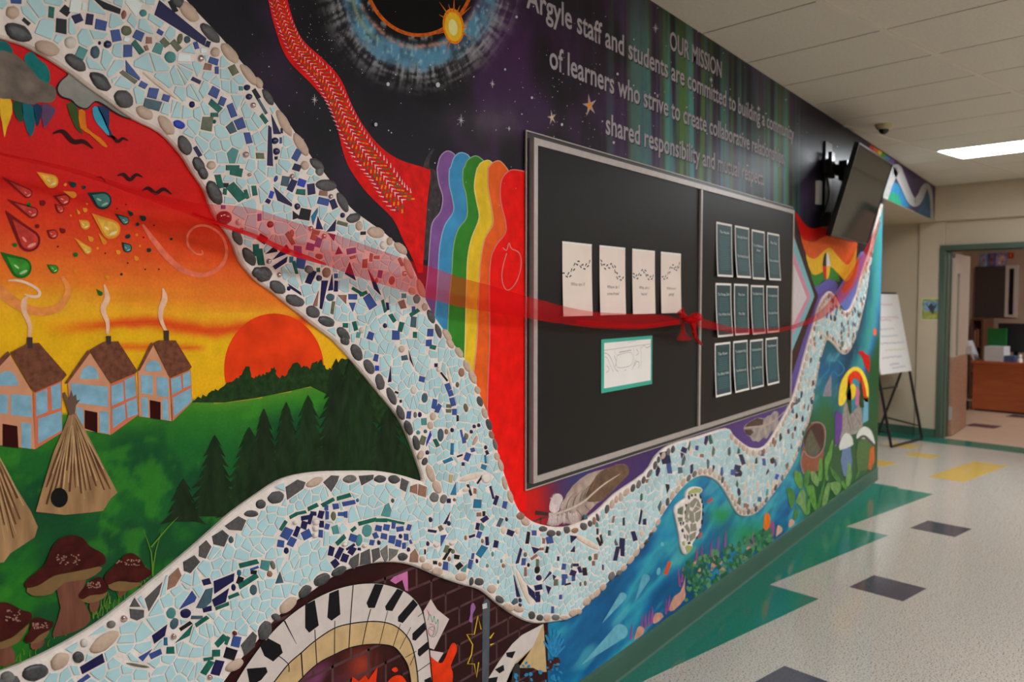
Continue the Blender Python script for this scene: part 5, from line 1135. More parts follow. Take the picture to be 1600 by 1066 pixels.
# fill: broken turquoise tiles = Voronoi cells clipped by the accents and the rim
def clip(P, nx, ny, d):
    """keep nx*x+ny*y <= d"""
    o = []
    for i in range(len(P)):
        a, b = P[i - 1], P[i]
        da, db = nx * a[0] + ny * a[1] - d, nx * b[0] + ny * b[1] - d
        if da <= 0: o.append(a) if not o or o[-1] != a else None
        if (da < 0 < db) or (db < 0 < da):
            t = da / (da - db); o.append((a[0] + (b[0] - a[0]) * t, a[1] + (b[1] - a[1]) * t))
    return o
oa = np.array(OUT); ob = np.roll(oa, -1, 0); od = ob - oa; ol = (od ** 2).sum(1)
def out_near(x, y):
    t = np.clip(((x - oa[:, 0]) * od[:, 0] + (y - oa[:, 1]) * od[:, 1]) / np.maximum(ol, 1e-12), 0, 1)
    qx, qy = oa[:, 0] + od[:, 0] * t, oa[:, 1] + od[:, 1] * t
    d = np.hypot(x - qx, y - qy); k = int(d.argmin())
    cr = (oa[:, 1] > y) != (ob[:, 1] > y)
    with np.errstate(divide='ignore', invalid='ignore'):
        xi = oa[:, 0] + (y - oa[:, 1]) / (ob[:, 1] - oa[:, 1]) * od[:, 0]
    ins = bool((np.count_nonzero(cr & (x < xi))) % 2)
    return ins, float(d[k]), (float(qx[k]), float(qy[k]))
CELL = 0.12
ag = {}
AB = []
for k, (P, c, dm) in enumerate(ACC):
    cx_, cy_ = sum(p[0] for p in P) / len(P), sum(p[1] for p in P) / len(P)
    r = max(math.hypot(p[0] - cx_, p[1] - cy_) for p in P)
    AB.append((cx_, cy_, r))
    R = r + 0.05
    for gx in range(int((cx_ - R) // CELL), int((cx_ + R) // CELL) + 1):
        for gy in range(int((cy_ - R) // CELL), int((cy_ + R) // CELL) + 1):
            ag.setdefault((gx, gy), []).append(k)
def sep(P, x, y):
    """signed distance of a point to a convex polygon's best edge line"""
    best = (-9, None)
    for i in range(len(P)):
        a, b = P[i - 1], P[i]
        dx, dy = b[0] - a[0], b[1] - a[1]; l = math.hypot(dx, dy)
        if l < 1e-6: continue
        nx, ny = dy / l, -dx / l
        s = nx * (x - a[0]) + ny * (y - a[1])
        if s > best[0]: best = (s, (nx, ny, nx * a[0] + ny * a[1]))
    return best
seeds = []; sg = {}
xmin, xmax = min(p[0] for p in OUT), max(p[0] for p in OUT); zmin, zmax = min(p[1] for p in OUT), max(p[1] for p in OUT)
SC = 0.05
GAP = 0.0042
r2 = random.Random(11)
tries = 0
for attempt in range(150000):
    x = r2.uniform(xmin, xmax); y = r2.uniform(zmin, zmax)
    big = r2.random() < .45
    rad = (0.044 if big else 0.034) if attempt < 40000 else (0.030 if attempt < 75000 else 0.022)
    rad *= (1.0 if x > 3.4 else 1.0)
    if attempt > 75000 and x > 3.4: continue
    gx, gy = int(x // SC), int(y // SC)
    ok = True
    for ix in (-1, 0, 1):
        for iy in (-1, 0, 1):
            for (sx, sy) in sg.get((gx + ix, gy + iy), ()):
                if (sx - x) ** 2 + (sy - y) ** 2 < rad * rad: ok = False; break
            if not ok: break
        if not ok: break
    if not ok: continue
    for k in ag.get((int(x // CELL), int(y // CELL)), ()):
        cx_, cy_, r = AB[k]
        if math.hypot(x - cx_, y - cy_) < r + .02 and sep(ACC[k][0], x, y)[0] < (0.008 if attempt < 75000 else .0055): ok = False; break
    if not ok: continue
    ins, d, q = out_near(x, y)
    if not ins or d < 0.016: continue
    seeds.append((x, y)); sg.setdefault((gx, gy), []).append((x, y))
TILES = []
for x, y in seeds:
    h = 0.075
    P = [(x - h, y - h), (x + h, y - h), (x + h, y + h), (x - h, y + h)]
    gx, gy = int(x // SC), int(y // SC)
    for ix in range(-3, 4):
        for iy in range(-3, 4):
            for (sx, sy) in sg.get((gx + ix, gy + iy), ()):
                if (sx, sy) == (x, y): continue
                dx, dy = sx - x, sy - y; l = math.hypot(dx, dy)
                if l > 0.15: continue
                P = clip(P, dx / l, dy / l, (dx * (x + sx) / 2 + dy * (y + sy) / 2) / l - (GAP / 2 if x < 2.6 else .0034))
    for k in ag.get((int(x // CELL), int(y // CELL)), ()):
        s, e = sep(ACC[k][0], x, y)
        if e: P = clip(P, -e[0], -e[1], -(e[2] + GAP))
    ins, d, q = out_near(x, y)
    if d < 0.09 and d > 1e-5:
        nx, ny = (q[0] - x) / d, (q[1] - y) / d
        P = clip(P, nx, ny, nx * q[0] + ny * q[1] - 0.010)
    if len(P) < 3: continue
    # drop slivers, merge near-coincident corners
    Q = [p for i, p in enumerate(P) if math.hypot(p[0] - P[i - 1][0], p[1] - P[i - 1][1]) > 0.003]
    if len(Q) < 3: continue
    ar = abs(sum(Q[i - 1][0] * Q[i][1] - Q[i][0] * Q[i - 1][1] for i in range(len(Q)))) / 2
    if ar < 0.00006: continue
    # break some pieces in two, as shards
    if ar > 0.0007 and len(Q) >= 4 and r2.random() < .40:
        i = r2.randrange(len(Q)); j = (i + len(Q) // 2) % len(Q)
        a, b = Q[i], Q[j]; l = math.hypot(b[0] - a[0], b[1] - a[1])
        nx, ny = (b[1] - a[1]) / l, -(b[0] - a[0]) / l; dd = nx * a[0] + ny * a[1]
        for sgn in (1, -1):
            H = clip(Q, sgn * nx, sgn * ny, sgn * dd - GAP / 2)
            if len(H) >= 3: TILES.append((H, 't'))
    else:
        c = 't'
        if x > 4.6 and r2.random() < .56: c = r2.choice('NKDPONBWLLWWLL')
        elif 3.3 < x <= 4.6 and r2.random() < .26: c = r2.choice('NBKPDOGLLW')
        elif r2.random() < .015: c = r2.choice('TDW')
        TILES.append((Q, c))
def tile_geo(P, V, F, h0=BED - .001, h1=BED + .0016, ch=.0009):
    P = ccw(list(P)); n = len(P); h1 = h1 + rng.uniform(0, .0007)
    cx_, cy_ = sum(p[0] for p in P) / n, sum(p[1] for p in P) / n
    b = len(V)
    V += [(p[0], -h0, p[1]) for p in P]
    V += [(p[0], -(h1 - .0006), p[1]) for p in P]
    for p in P:
        d = math.hypot(p[0] - cx_, p[1] - cy_) or 1
        V.append((p[0] - (p[0] - cx_) / d * ch, -h1, p[1] - (p[1] - cy_) / d * ch))
    for r in (0, 1):
        for i in range(n):
            j = (i + 1) % n
            F.append([b + r * n + i, b + r * n + j, b + (r + 1) * n + j, b + (r + 1) * n + i])
    F.append([b + 2 * n + i for i in range(n)])
def dome_geo(P, V, F, hgt):
    P = ccw(list(P)); n = len(P)
    cx_, cy_ = sum(p[0] for p in P) / n, sum(p[1] for p in P) / n
    b = len(V); h0 = BED - .002
    prof = ((1.0, 0), (.97, .45), (.80, .82), (.45, .97))
    jit = [rng.uniform(.93, 1.05) for _ in P]
    for f, z in prof:
        V += [(cx_ + (p[0] - cx_) * f * j, -(h0 + hgt * z), cy_ + (p[1] - cy_) * f * j) for p, j in zip(P, jit)]
    V.append((cx_, -(h0 + hgt), cy_))
    for r in range(len(prof) - 1):
        for i in range(n):
            j = (i + 1) % n
            F.append([b + r * n + i, b + r * n + j, b + (r + 1) * n + j, b + (r + 1) * n + i])
    t = b + len(prof) * n
    for i in range(n): F.append([b + (len(prof) - 1) * n + i, b + (len(prof) - 1) * n + (i + 1) % n, t])
def pxsize(P):
    x = sum(p[0] for p in P) / len(P)
    ar = abs(sum(P[i - 1][0] * P[i][1] - P[i][0] * P[i - 1][1] for i in range(len(P)))) / 2
    X = np.array([x]); Z = np.array([sum(p[1] for p in P) / len(P)])
    px, py = project_np(X, Z)
    vis = -20 < px[0] < 1620 and -20 < py[0] < 1090
    return ar / (0.4 + x) ** 3 if vis else 0
pieces = [(P, c, False) for P, c in TILES] + [a for a in ACC]
by = {}
for P, c, dm in pieces: by.setdefault(TN.get(c[-1] if c[0] == 'e' else c, 'turquoise_tile'), []).append((pxsize(P), P, c, dm))
SMOOTHK = set('kgbwrdsnpm')
for nm, L in by.items():
    L.sort(key=lambda a: -a[0])
    rest = {}
    for i, (s, P, c, dm) in enumerate(L):
        col = c[-1]
        hgt = {'s': .009, 'n': .008, 'p': .010, 'm': .009}.get(col, .007 if col in 'kgbwrd' else .005)
        if i < 300 and s > 0:
            V = []; F = []
            if dm: dome_geo(P, V, F, hgt)
            else: tile_geo(P, V, F)
            link(nm, mesh(nm, V, F, dm), TM[col], RIV)
        else:
            rest.setdefault((col, dm), ([], []))
            V, F = rest[(col, dm)]
            if dm: dome_geo(P, V, F, hgt)
            else: tile_geo(P, V, F)
    for (col, dm), (V, F) in rest.items():
        link(nm + '_pieces', mesh(nm, V, F, dm), TM[col], RIV, kind='stuff')
print('mosaic', len(seeds), len(TILES), {k: len(v) for k, v in by.items()})

# ---- turtle in the same technique
def turtle():
    o = pts('690,120 710,60 760,15 830,5 890,30 880,75 850,100 880,150 890,200 885,300 880,420 860,540 800,640 770,690 770,740 720,800 690,810 660,790 630,700 620,600 600,500 575,380 560,300 580,230 640,175 690,140', *K4, k4)
    P = ccw([uvb(*p) for p in smooth(o, True, 3)])
    T = relief(P, [(0, .0008), (0, .009), (.004, .012), (.008, .014)], 'mosaic_turtle', M_GROUT, label='raised mosaic turtle with olive shell tiles swimming below the river', cat='mosaic')
    for s, c in (('760,40 800,20 870,30 850,70 770,80', 'y'), ('715,70 755,35 750,85 720,110', 'y'), ('740,190 790,140 820,160 770,250 740,240', 's'), ('830,160 850,200 860,250 810,230', 's'), ('800,240 850,265 790,310 770,290', 's'), ('690,230 720,200 725,290 700,360 675,390', 's'), ('730,290 775,310 785,420 760,430 730,400', 's'), ('800,320 860,290 850,380 820,420 800,400', 's'), ('700,360 725,400 700,430 680,420', 's'), ('670,480 700,450 730,520 720,560', 's'), ('740,450 760,440 770,520 745,540', 's'), ('775,450 800,440 810,520 770,530', 's'), ('730,580 800,540 790,610 740,650', 's'), ('690,570 720,590 705,650 695,630', 's'),
                 ('590,270 620,250 615,330 590,320', 'g'), ('625,250 650,240 645,330 622,330', 'g'), ('590,370 615,370 625,410 600,420', 'g'), ('620,370 645,370 640,420 628,400', 'g'), ('610,430 630,420 625,470', 'k'), ('680,720 710,700 700,790 690,770', 'y'), ('715,705 765,720 725,785 705,780', 'y'), ('640,660 665,650 670,700 650,700', 'y'),
                 ('710,110 730,110 732,150 715,150', 'k'), ('748,95 765,95 765,120 748,120', 'k'), ('790,90 808,90 806,115 792,112', 'k'), ('850,115 865,110 868,150 852,140', 'k'), ('870,160 885,165 882,200 870,195', 'k'), ('882,220 894,220 894,260 884,258', 'k'), ('882,300 896,310 894,350 884,345', 'k'), ('870,400 888,400 880,450 866,445', 'k'), ('680,210 692,210 690,245 680,240', 'k'), ('672,290 686,290 680,330 670,325', 'k'), ('650,420 664,425 652,460 642,450', 'k'), ('630,520 650,500 656,540 640,545', 'k'), ('662,570 674,580 680,620 668,615', 'k'), ('705,670 730,655 740,680 715,690', 'k'), ('808,600 824,590 815,625 804,620', 'k'), ('850,500 862,510 850,540 842,535', 'k')):
        V = []; F = []
        q = pts(s, *K4, k4); mx_, my_ = sum(p[0] for p in q) / len(q), sum(p[1] for p in q) / len(q)
        q = ccw([uvb(mx_ + (p[0] - mx_) * 1.14, my_ + (p[1] - my_) * 1.10) for p in q])
        tile_geo(q, V, F, .013, .0156, .001)
        link({'y': 'yellow_green_tile', 's': 'shell_tile', 'g': 'flipper_tile', 'k': 'rim_tile'}[c], mesh('turtle_tile', V, F), {'y': mat('turtle_yellow', S(160, 168, 96), .3, .15, 40), 's': mat('turtle_shell', S(134, 130, 112), .35, .15, 40), 'g': mat('turtle_green', S(90, 108, 78), .35, .15, 40), 'k': TM['K']}[c], T)
turtle()

# ---------------------------------------------------------------- notice board
M_ALU = mat('brushed_aluminium', S(176, 166, 162), 0.35, 0.08, 30, metal=.35)
M_ALUD = mat('aluminium_side', S(120, 114, 112), 0.4, 0.08, 30, metal=.35)
M_BLK = mat('black_frame', S(26, 25, 25), 0.35, 0.1, 20)
M_FELT = mat('black_board', S(24, 21, 20), 0.42, 0.10, 60, spec=.15, bump=.1, bscale=300)
BX0, BX1, BZ0, BZ1, BXD = 2.412, 5.42, 0.962, 2.232, 3.905
board = empty('notice_board', (BX0, -0.002, BZ0), 'large black notice board with a slim metal frame and centre divider', 'notice board')
for x0, x1 in ((BX0 + .03, BXD), (BXD, BX1 - .03)):
    MB().wbox(x0, x1, -0.024, -0.006, BZ0 + .03, BZ1 - .03).build('panel', M_FELT, board)
MB().wbox(BX0, BX1, -.006, -.003, BZ0, BZ1).build('backing', M_BLK, board)
def framebar(name, m, d, t, y0, y1):
    for a, b, c, e in ((BX0 + d, BX1 - d, BZ1 - d - t, BZ1 - d), (BX0 + d, BX1 - d, BZ0 + d, BZ0 + d + t), (BX0 + d, BX0 + d + t, BZ0 + d + t, BZ1 - d - t), (BX1 - d - t, BX1 - d, BZ0 + d + t, BZ1 - d - t)):
        MB().wbox(a, b, -y1, -y0, c, e).build(name, m, board)
framebar('rim', M_ALU, 0.0, 0.004, .003, .012)
framebar('inner_rim', M_BLK, 0.004, 0.020, .003, .009)
framebar('frame', M_ALU, 0.024, 0.024, .003, .029)
MB().wbox(BXD - .011, BXD + .011, -.032, -.024, BZ0 + .05, BZ1 - .05).build('divider', M_ALU, board)
BF = 0.0243                            # face of the board
M_PAPER = mat('white_paper', S(230, 212, 200), 0.7, 0.03, 10, spec=.3)
M_PAPW = mat('paper_edge', S(232, 226, 220), 0.7, 0.02, 10, spec=.3)
M_INK = mat('black_ink', S(28, 40, 40), 0.6, .05, 10)
M_INKG = mat('grey_ink', S(128, 112, 104), 0.6, .05, 10)
M_TEAL = mat('teal_print', S(20, 62, 68), 0.45, .08, 6)
M_TEALT = mat('pale_teal_ink', S(52, 104, 106), 0.5, .05, 10)
M_TITLE = mat('white_ink', S(206, 222, 222), 0.5, .04, 10)
SB = 1 - BF / WALL_D
def bx(x): return x * SB
def bz(z): return CAM_H + (z - CAM_H) * SB
def sheet(x0, x1, z0, z1, name, m, label, cat, group, curl=0.008, skew=0.0, base=BF):
    """a sheet of paper pinned along its top edge, curling a little at the bottom"""
    V = []; F = []
    n = 8
    for s in (0, 1):
        for i in range(n + 1):
            z = z1 + (z0 - z1) * i / n
            y = base + .0006 + curl * (i / n) ** 2 + .0007 * s
            V += [(x0, -y, z + skew * 0), (x1, -y - skew * (i / n), z)]
    k = 2 * (n + 1)
    for i in range(n):
        F.append([k + 2 * i, k + 2 * i + 2, k + 2 * i + 3, k + 2 * i + 1]); F.append([2 * i, 2 * i + 1, 2 * i + 3, 2 * i + 2])
        F.append([2 * i, 2 * i + 2, k + 2 * i + 2, k + 2 * i]); F.append([2 * i + 1, k + 2 * i + 1, k + 2 * i + 3, 2 * i + 3])
    F += [[0, k, k + 1, 1], [2 * n, 2 * n + 1, k + 2 * n + 1, k + 2 * n]]
    o = link(name, mesh(name, V, F), m, label=label, cat=cat, group=group)
    yy = lambda z: base + .0006 + curl * ((z1 - z) / (z1 - z0)) ** 2 + .0012
    return o, yy
def lines_on(o, name, m, rects, yy):
    V = []; F = []
    for x0, x1, z0, z1 in rects:
        b = len(V); V += [(x0, -yy(z0), z0), (x1, -yy(z0), z0), (x1, -yy(z1), z1), (x0, -yy(z1), z1)]; F.append([b, b + 1, b + 2, b + 3])
    return link(name, mesh(name, V, F), m, o)
WC = [(2.667, 'Who am I?', None, 'white card printed Who am I? with a trail of footprints'), (2.948, 'Where do I', 'come from?', 'white card printed Where do I come from? with falling footprints'), (3.232, 'Why am I', 'here?', 'white card printed Why am I here? with footprints'), (3.513, 'Where am I', 'going?', 'white card printed Where am I going? beside the ribbon bow')]
TR = ['80,455 120,500 140,455 165,490 178,410 212,410 218,340 250,350 270,308 295,380 318,350 342,402 362,345 386,365 405,305',
      '555,305 557,355 588,348 600,402 628,355 652,392 675,340 697,382 725,378 722,440 748,458 750,520 780,498 795,542 822,510',
      '958,465 962,510 990,482 1003,522 1022,465 1045,480 1062,415 1085,448 1105,425 1112,490 1132,480 1142,535 1165,498 1182,527 1198,485',
      '1320,500 1338,530 1355,490 1375,515 1385,450 1408,445 1412,385 1435,390 1450,352 1465,405 1480,380 1492,418 1505,375 1520,380 1527,330']
for k, (x, a, b, lab) in enumerate(WC):
    x = bx(x)
    o, yy = sheet(x, x + .2155, bz(1.578), bz(1.861), 'question_card', M_PAPER, lab, 'card', 'question cards', .006)
    lines_on(o, 'top_margin', M_PAPW, [(x, x + .2155, bz(1.8535), bz(1.861))], lambda z: yy(z) - .0004)
    feet = pts(TR[k], 870, 370, 8.0)
    V = []; F = []
    for i, p in enumerate(feet):
        u, v = uv(*p); u, v = bx(u), bz(v); u = min(max(u, x + .006), x + .209)
        q = feet[min(i + 2, len(feet) - 1)]; q0 = feet[max(0, i - 1)]
        d = math.atan2(uv(*q)[1] - uv(*q0)[1], uv(*q)[0] - uv(*q0)[0])
        for cxx, rr, ry in ((0, .0062, .0036), (-.0085, .0034, .0028)):
            bb = len(V)
            for t in range(9):
                aa = 2 * math.pi * t / 9; lx = cxx + rr * math.cos(aa); ly = ry * math.sin(aa)
                zz = v + lx * math.sin(d) + ly * math.cos(d)
                V.append((u + lx * math.cos(d) - ly * math.sin(d), -yy(zz), zz))
            F.append(list(range(bb, bb + 9)))
    link('footprints', mesh('footprints', V, F), M_INK, o)
    w = .103 if k == 0 else .1
    cxm = x + .1077
    if b is None: wall_text('print', a, cxm - .052, cxm + .052, 1.694, .013, yy(1.694), M_INKG, o)
    else:
        wall_text('print', a, cxm - .050, cxm + .050, 1.687, .013, yy(1.687), M_INKG, o)
        wall_text('print', b, cxm - (.050 if k == 1 else .028), cxm + (.050 if k == 1 else .028), 1.660, .013, yy(1.66), M_INKG, o)
# twelve teal cards
TT = [[('The Hands', None), ('The Jingle Dancer', 'The Red Dress'), ('The Medicine', 'Wheel'), ('The Tipi', 'The Longhouse')],
      [('The Orange Shirt', 'The White Owl'), ('The Sun', 'The Sky'), ('The Black Swan', None), ('The Long House', 'The Red Fern')],
      [('The River', 'The Black Hole'), ('The Rainbow Flag', 'The Mushrooms'), ('The Stone Section', 'The Wild Sea'), ('The Flowers', None)]]
XS = [4.17, 4.434, 4.697, 4.966]; ZT = [2.047, 1.728, 1.411]
rowlab = ('top row', 'middle row', 'bottom row'); collab = ('next to the divider', 'second from the divider', 'third from the divider', 'farthest from the divider')
for r in range(3):
    for c in range(4):
        x0, z1 = bx(XS[c]), bz(ZT[r] - (.004 if c > 1 else 0))
        x1, z0 = x0 + .2158, z1 - .281
        o, yy = sheet(x0, x1, z0, z1, 'legend_card', M_PAPW, 'teal legend card in the %s, %s' % (rowlab[r], collab[c]), 'card', 'teal legend cards', .010 + .006 * ((r + c) % 2))
        y1 = lambda z: yy(z); y2 = lambda z: yy(z) + .0003
        n = 6
        V = []; F = []
        a, b, t, bt = x0 + .010, x1 - .010, z1 - .011, z0 + .011
        for i in range(n + 1):
            z = t + (bt - t) * i / n; V += [(a, -y1(z), z), (b, -y1(z), z)]
        F = [[2 * i, 2 * i + 2, 2 * i + 3, 2 * i + 1] for i in range(n)]
        link('print_area', mesh('print_area', V, F), M_TEAL, o)
        t1, t2 = TT[r][c]
        cx_ = (x0 + x1) / 2
        zt = z1 - (.055 if t2 is None else .065)
        if (r, c) == (0, 2): zt = z1 - .095
        def tw(s): return min(.082, .0072 * len(s))
        wall_text('title', t1, cx_ - tw(t1), cx_ + tw(t1), zt, .014, y2(zt), M_TITLE, o)
        rects = []
        if (r, c) == (0, 2):
            wall_text('title', t2, cx_ - .03, cx_ + .03, zt - .026, .014, y2(zt - .02), M_TITLE, o); zz = [zt - .045 - .010 * i for i in range(5)]
        elif t2 is None: zz = [zt - .018 - .0105 * i for i in range(17)]
        else:
            zm = zt - .105
            wall_text('title', t2, cx_ - tw(t2), cx_ + tw(t2), zm, .014, y2(zm), M_TITLE, o)
            zz = [zt - .016 - .0105 * i for i in range(7)] + [zm - .016 - .0105 * i for i in range(6)]
        for z in zz:
            if z < z0 + .02: continue
            hw = .075 * rng.uniform(.75, 1)
            rects.append((cx_ - hw, cx_ + hw, z - .0022, z + .0022))
        lines_on(o, 'body_text', M_TEALT, rects, y2)
# sketch
M_MOUNT = mat('turquoise_card', S(44, 164, 142), .5, .05, 10)
sk, yy = sheet(bx(2.967), bx(3.432), bz(1.259), bz(1.479), 'sketch', M_MOUNT, 'pencil plan of the mural on white paper mounted on turquoise card', 'drawing', None, .001)
lines_on(sk, 'paper', M_PAPW, [(bx(2.989), bx(3.416), bz(1.277), bz(1.464))], yy)
y3 = lambda z: yy(z) + .0003
def sline(P, w):
    """polyline in the sketch's own 0..1 frame -> strip on the paper"""
    Q = strip([(p[0] * 427, p[1] * 187) for p in P], w, 4 if len(P) > 2 else 1)
    h = len(Q) // 2
    V = [(bx(2.989 + a / 1000), -y3(1.37), bz(1.464 - b / 1000)) for a, b in Q]
    return V, [[i, i + 1, 2 * h - 2 - i, 2 * h - 1 - i] for i in range(h - 1)]
SV = []; SF = []
for P, w in ((((0, .16), (.5, .14), (1, .12)), 1.6), (((.26, .3), (.56, .28), (.56, .56), (.26, .57), (.26, .3)), 1.6), (((0, .22), (.08, .26), (.16, .42), (.22, .6), (.3, .68), (.36, .74)), 2.2), (((0, .3), (.06, .34), (.12, .5), (.2, .7)), 1.6), (((0, .8), (.12, .8), (.2, .7), (.28, .78), (.36, .72), (.44, .66), (.54, .72), (.6, .62), (.66, .45)), 2.2), (((0, .88), (.14, .86), (.24, .84), (.34, .8), (.5, .8), (.64, .8), (.76, .82)), 2.4), (((.24, .3), (.2, .2), (.22, .16)), 1.2), (((.6, .56), (.62, .3), (.6, .16)), 1.2), (((.76, .16), (.78, .4), (.76, .8)), 1.4), (((.78, .2), (.84, .14), (.9, .2), (1, .16)), 2.0), (((.2, .3), (.24, .44), (.22, .55)), 2.6), (((.62, .6), (.68, .5), (.74, .56), (.7, .68), (.62, .7)), 2.4), (((.3, .24), (.56, .22)), 3), (((.05, .5), (.1, .6), (.04, .66)), 2), (((.48, .03), (.66, .02)), 1.4), (((.66, .2), (.72, .3), (.66, .36)), 2)):
    v, f = sline(P, w); b = len(SV); SV += v; SF += [[q + b for q in ff] for ff in f]
link('pencil_lines', mesh('pencil_lines', SV, SF), mat('pencil', S(150, 138, 134), .6, .2, 60), sk)

# ---------------------------------------------------------------- red organza ribbon
def organza(key, fac, rgb):
    m = bpy.data.materials.new(key); m.use_nodes = True
    nt = m.node_tree; nt.nodes.remove(nt.nodes['Principled BSDF'])
    d = node(nt, 'ShaderNodeBsdfDiffuse'); d.inputs[0].default_value = (*rgb, 1)
    tl = node(nt, 'ShaderNodeBsdfTranslucent'); tl.inputs[0].default_value = (*rgb, 1)
    mx0 = node(nt, 'ShaderNodeMixShader'); mx0.inputs[0].default_value = .3
    tr = node(nt, 'ShaderNodeBsdfTransparent'); tr.inputs[0].default_value = (1, .82, .82, 1)
    mx = node(nt, 'ShaderNodeMixShader')
    tc = node(nt, 'ShaderNodeTexCoord'); nz = node(nt, 'ShaderNodeTexNoise'); nz.inputs['Scale'].default_value = 9
    nt.links.new(tc.outputs['Object'], nz.inputs['Vector'])
    mr = node(nt, 'ShaderNodeMapRange'); mr.inputs[3].default_value = fac * .85; mr.inputs[4].default_value = min(1, fac * 1.15)
    nt.links.new(nz.outputs[0], mr.inputs[0]); nt.links.new(mr.outputs[0], mx.inputs[0])
    nt.links.new(d.outputs[0], mx0.inputs[1]); nt.links.new(tl.outputs[0], mx0.inputs[2])
    nt.links.new(tr.outputs[0], mx.inputs[1]); nt.links.new(mx0.outputs[0], mx.inputs[2])
    nt.links.new(mx.outputs[0], nt.nodes['Material Output'].inputs[0])
    return m
M_ORG = organza('red_organza', .42, (.80, .012, .018)); M_ORG2 = organza('red_organza_folded', .82, (.74, .010, .014))
RO = 0.085
def ribbon(name, up, lo, m, parent, off_=RO, wave=.006, n=6, cols=6):
    U = smooth(up, False, n); L = smooth(lo, False, n)
    V = []; F = []
    k = min(len(U), len(L))
    for i in range(k):
        for j in range(cols + 1):
            t = j / cols
            p = wall(U[i][0] + (L[i][0] - U[i][0]) * t, U[i][1] + (L[i][1] - U[i][1]) * t, off_ + wave * math.sin(i * .35 + t * 5))
            V.append(tuple(p))
    for i in range(k - 1):
        for j in range(cols):
            a = i * (cols + 1) + j; F.append([a, a + 1, a + cols + 2, a + cols + 1])
    return link(name, mesh(name, V, F, True), m, parent)
rb = empty('ribbon', wall(1070, 505, RO), 'sheer red organza ribbon strung across the mural and tied in a bow', 'ribbon')
upL = [(-160, 200), (0, 238), (110, 262), (200, 290), (300, 316), (352, 320), (400, 327), (457, 346), (522, 366), (585, 388), (640, 407), (682, 420), (727, 436), (765, 446), (819, 462), (850, 470), (878, 478), (925, 487), (975, 490), (1032, 492), (1062, 498)]
loL = [(-160, 204), (0, 243), (110, 269), (200, 300), (300, 338), (352, 358), (400, 371), (450, 392), (505, 413), (560, 433), (632, 455), (682, 470), (725, 481), (765, 487), (819, 496), (850, 502), (878, 506), (925, 512), (975, 515), (1017, 513), (1062, 506)]
ribbon('band', upL, loL, M_ORG, rb)
upR = [(1080, 498), (1097, 498), (1120, 505), (1150, 512), (1200, 513), (1238, 508), (1275, 491), (1305, 461), (1320, 438), (1335, 416), (1350, 391), (1365, 363), (1373, 342)]
loR = [(1080, 506), (1097, 512), (1120, 516), (1150, 521), (1200, 521), (1243, 513), (1287, 496), (1320, 468), (1340, 441), (1352, 420), (1360, 405), (1370, 368), (1376, 348)]
ribbon('band', upR, loR, M_ORG, rb)
ribbon('fold', [(300, 330), (352, 350), (400, 366), (440, 384), (480, 399), (510, 412)], [(300, 336), (352, 356), (402, 375), (445, 396), (483, 408), (510, 415)], M_ORG2, rb, RO + .01, .002)
ribbon('fold', [(900, 500), (960, 503), (1010, 506), (1062, 499)], [(900, 506), (960, 512), (1012, 512), (1064, 507)], M_ORG, rb, RO + .008, .003)
KX = (1010, 460); kx = 10.66
def pet(name, s, m, bulge, cols=8):
    """a loop or tail of the bow: outline in photo points, bulged off the wall"""
    P = pts(s, *KX, kx); P = smooth(P, True, 3)
    cx_, cy_ = sum(p[0] for p in P) / len(P), sum(p[1] for p in P) / len(P)
    V = [tuple(wall(cx_, cy_, RO + bulge))]; F = []
    n = len(P)
    for f, h in ((.5, .8), (.85, .4), (1, .0)):
        V += [tuple(wall(cx_ + (p[0] - cx_) * f, cy_ + (p[1] - cy_) * f, RO + bulge * h + .004 * math.sin(i * 1.7))) for i, p in enumerate(P)]
    F += [[0, 1 + i, 1 + (i + 1) % n] for i in range(n)]
    for r in range(2):
        F += [[1 + r * n + i, 1 + (r + 1) * n + i, 1 + (r + 1) * n + (i + 1) % n, 1 + r * n + (i + 1) % n] for i in range(n)]
    return link(name, mesh(name, V, F, True), m, rb)
pet('loop', '510,310 560,260 600,230 625,215 630,300 680,350 690,400 600,420 540,370', M_ORG2, .03)
pet('loop', '700,400 720,350 800,305 880,310 930,360 940,410 900,440 800,470 720,450', M_ORG2, .035)
pet('knot', '590,420 650,370 740,370 860,400 870,440 800,480 700,480 600,460', M_ORG2, .045)
pet('tail', '600,450 650,470 640,560 690,690 770,740 700,770 600,780 510,770 520,710 570,600', M_ORG, .015)
pet('tail', '720,460 800,480 830,560 840,680 890,770 940,840 900,850 830,790 770,700 750,600', M_ORG2, .02)

# ---------------------------------------------------------------- television on its bracket
M_TVB = mat('tv_black', S(20, 20, 21), .3, .05, 10)
M_SCR = mat('tv_glass', S(28, 25, 23), .07, .03, 10, spec=.2)
TVW, TVH, TILT = 1.10, .635, .277
tvc = CAMP + Vector((6.42, 1.472, .730))
u_ = Vector((1, 0.01, 0)).normalized(); n0 = Vector((.01, -1, 0)).normalized()
v_ = (ZV * math.cos(TILT) + n0 * math.sin(TILT)); nn = u_.cross(v_)
if nn.y > 0: nn = -nn
def tvp(a, b, c): return tvc + u_ * a + v_ * b + nn * c
def tvbox(a0, a1, b0, b1, c0, c1, name, m, par):
    return MB().hexa([tvp(a0, b0, c0), tvp(a1, b0, c0), tvp(a1, b0, c1), tvp(a0, b0, c1), tvp(a0, b1, c0), tvp(a1, b1, c0), tvp(a1, b1, c1), tvp(a0, b1, c1)]).build(name, m, par)
tv = empty('television', tvc, 'flat black television tilted down from its wall bracket', 'television')
hw, hh = TVW / 2, TVH / 2
tvbox(-hw, hw, -hh, hh, -.032, -.004, 'casing', M_TVB, tv)
tvbox(-hw * .6, hw * .6, -hh * .7, hh * .5, -.06, -.032, 'rear_housing', M_TVB, tv)
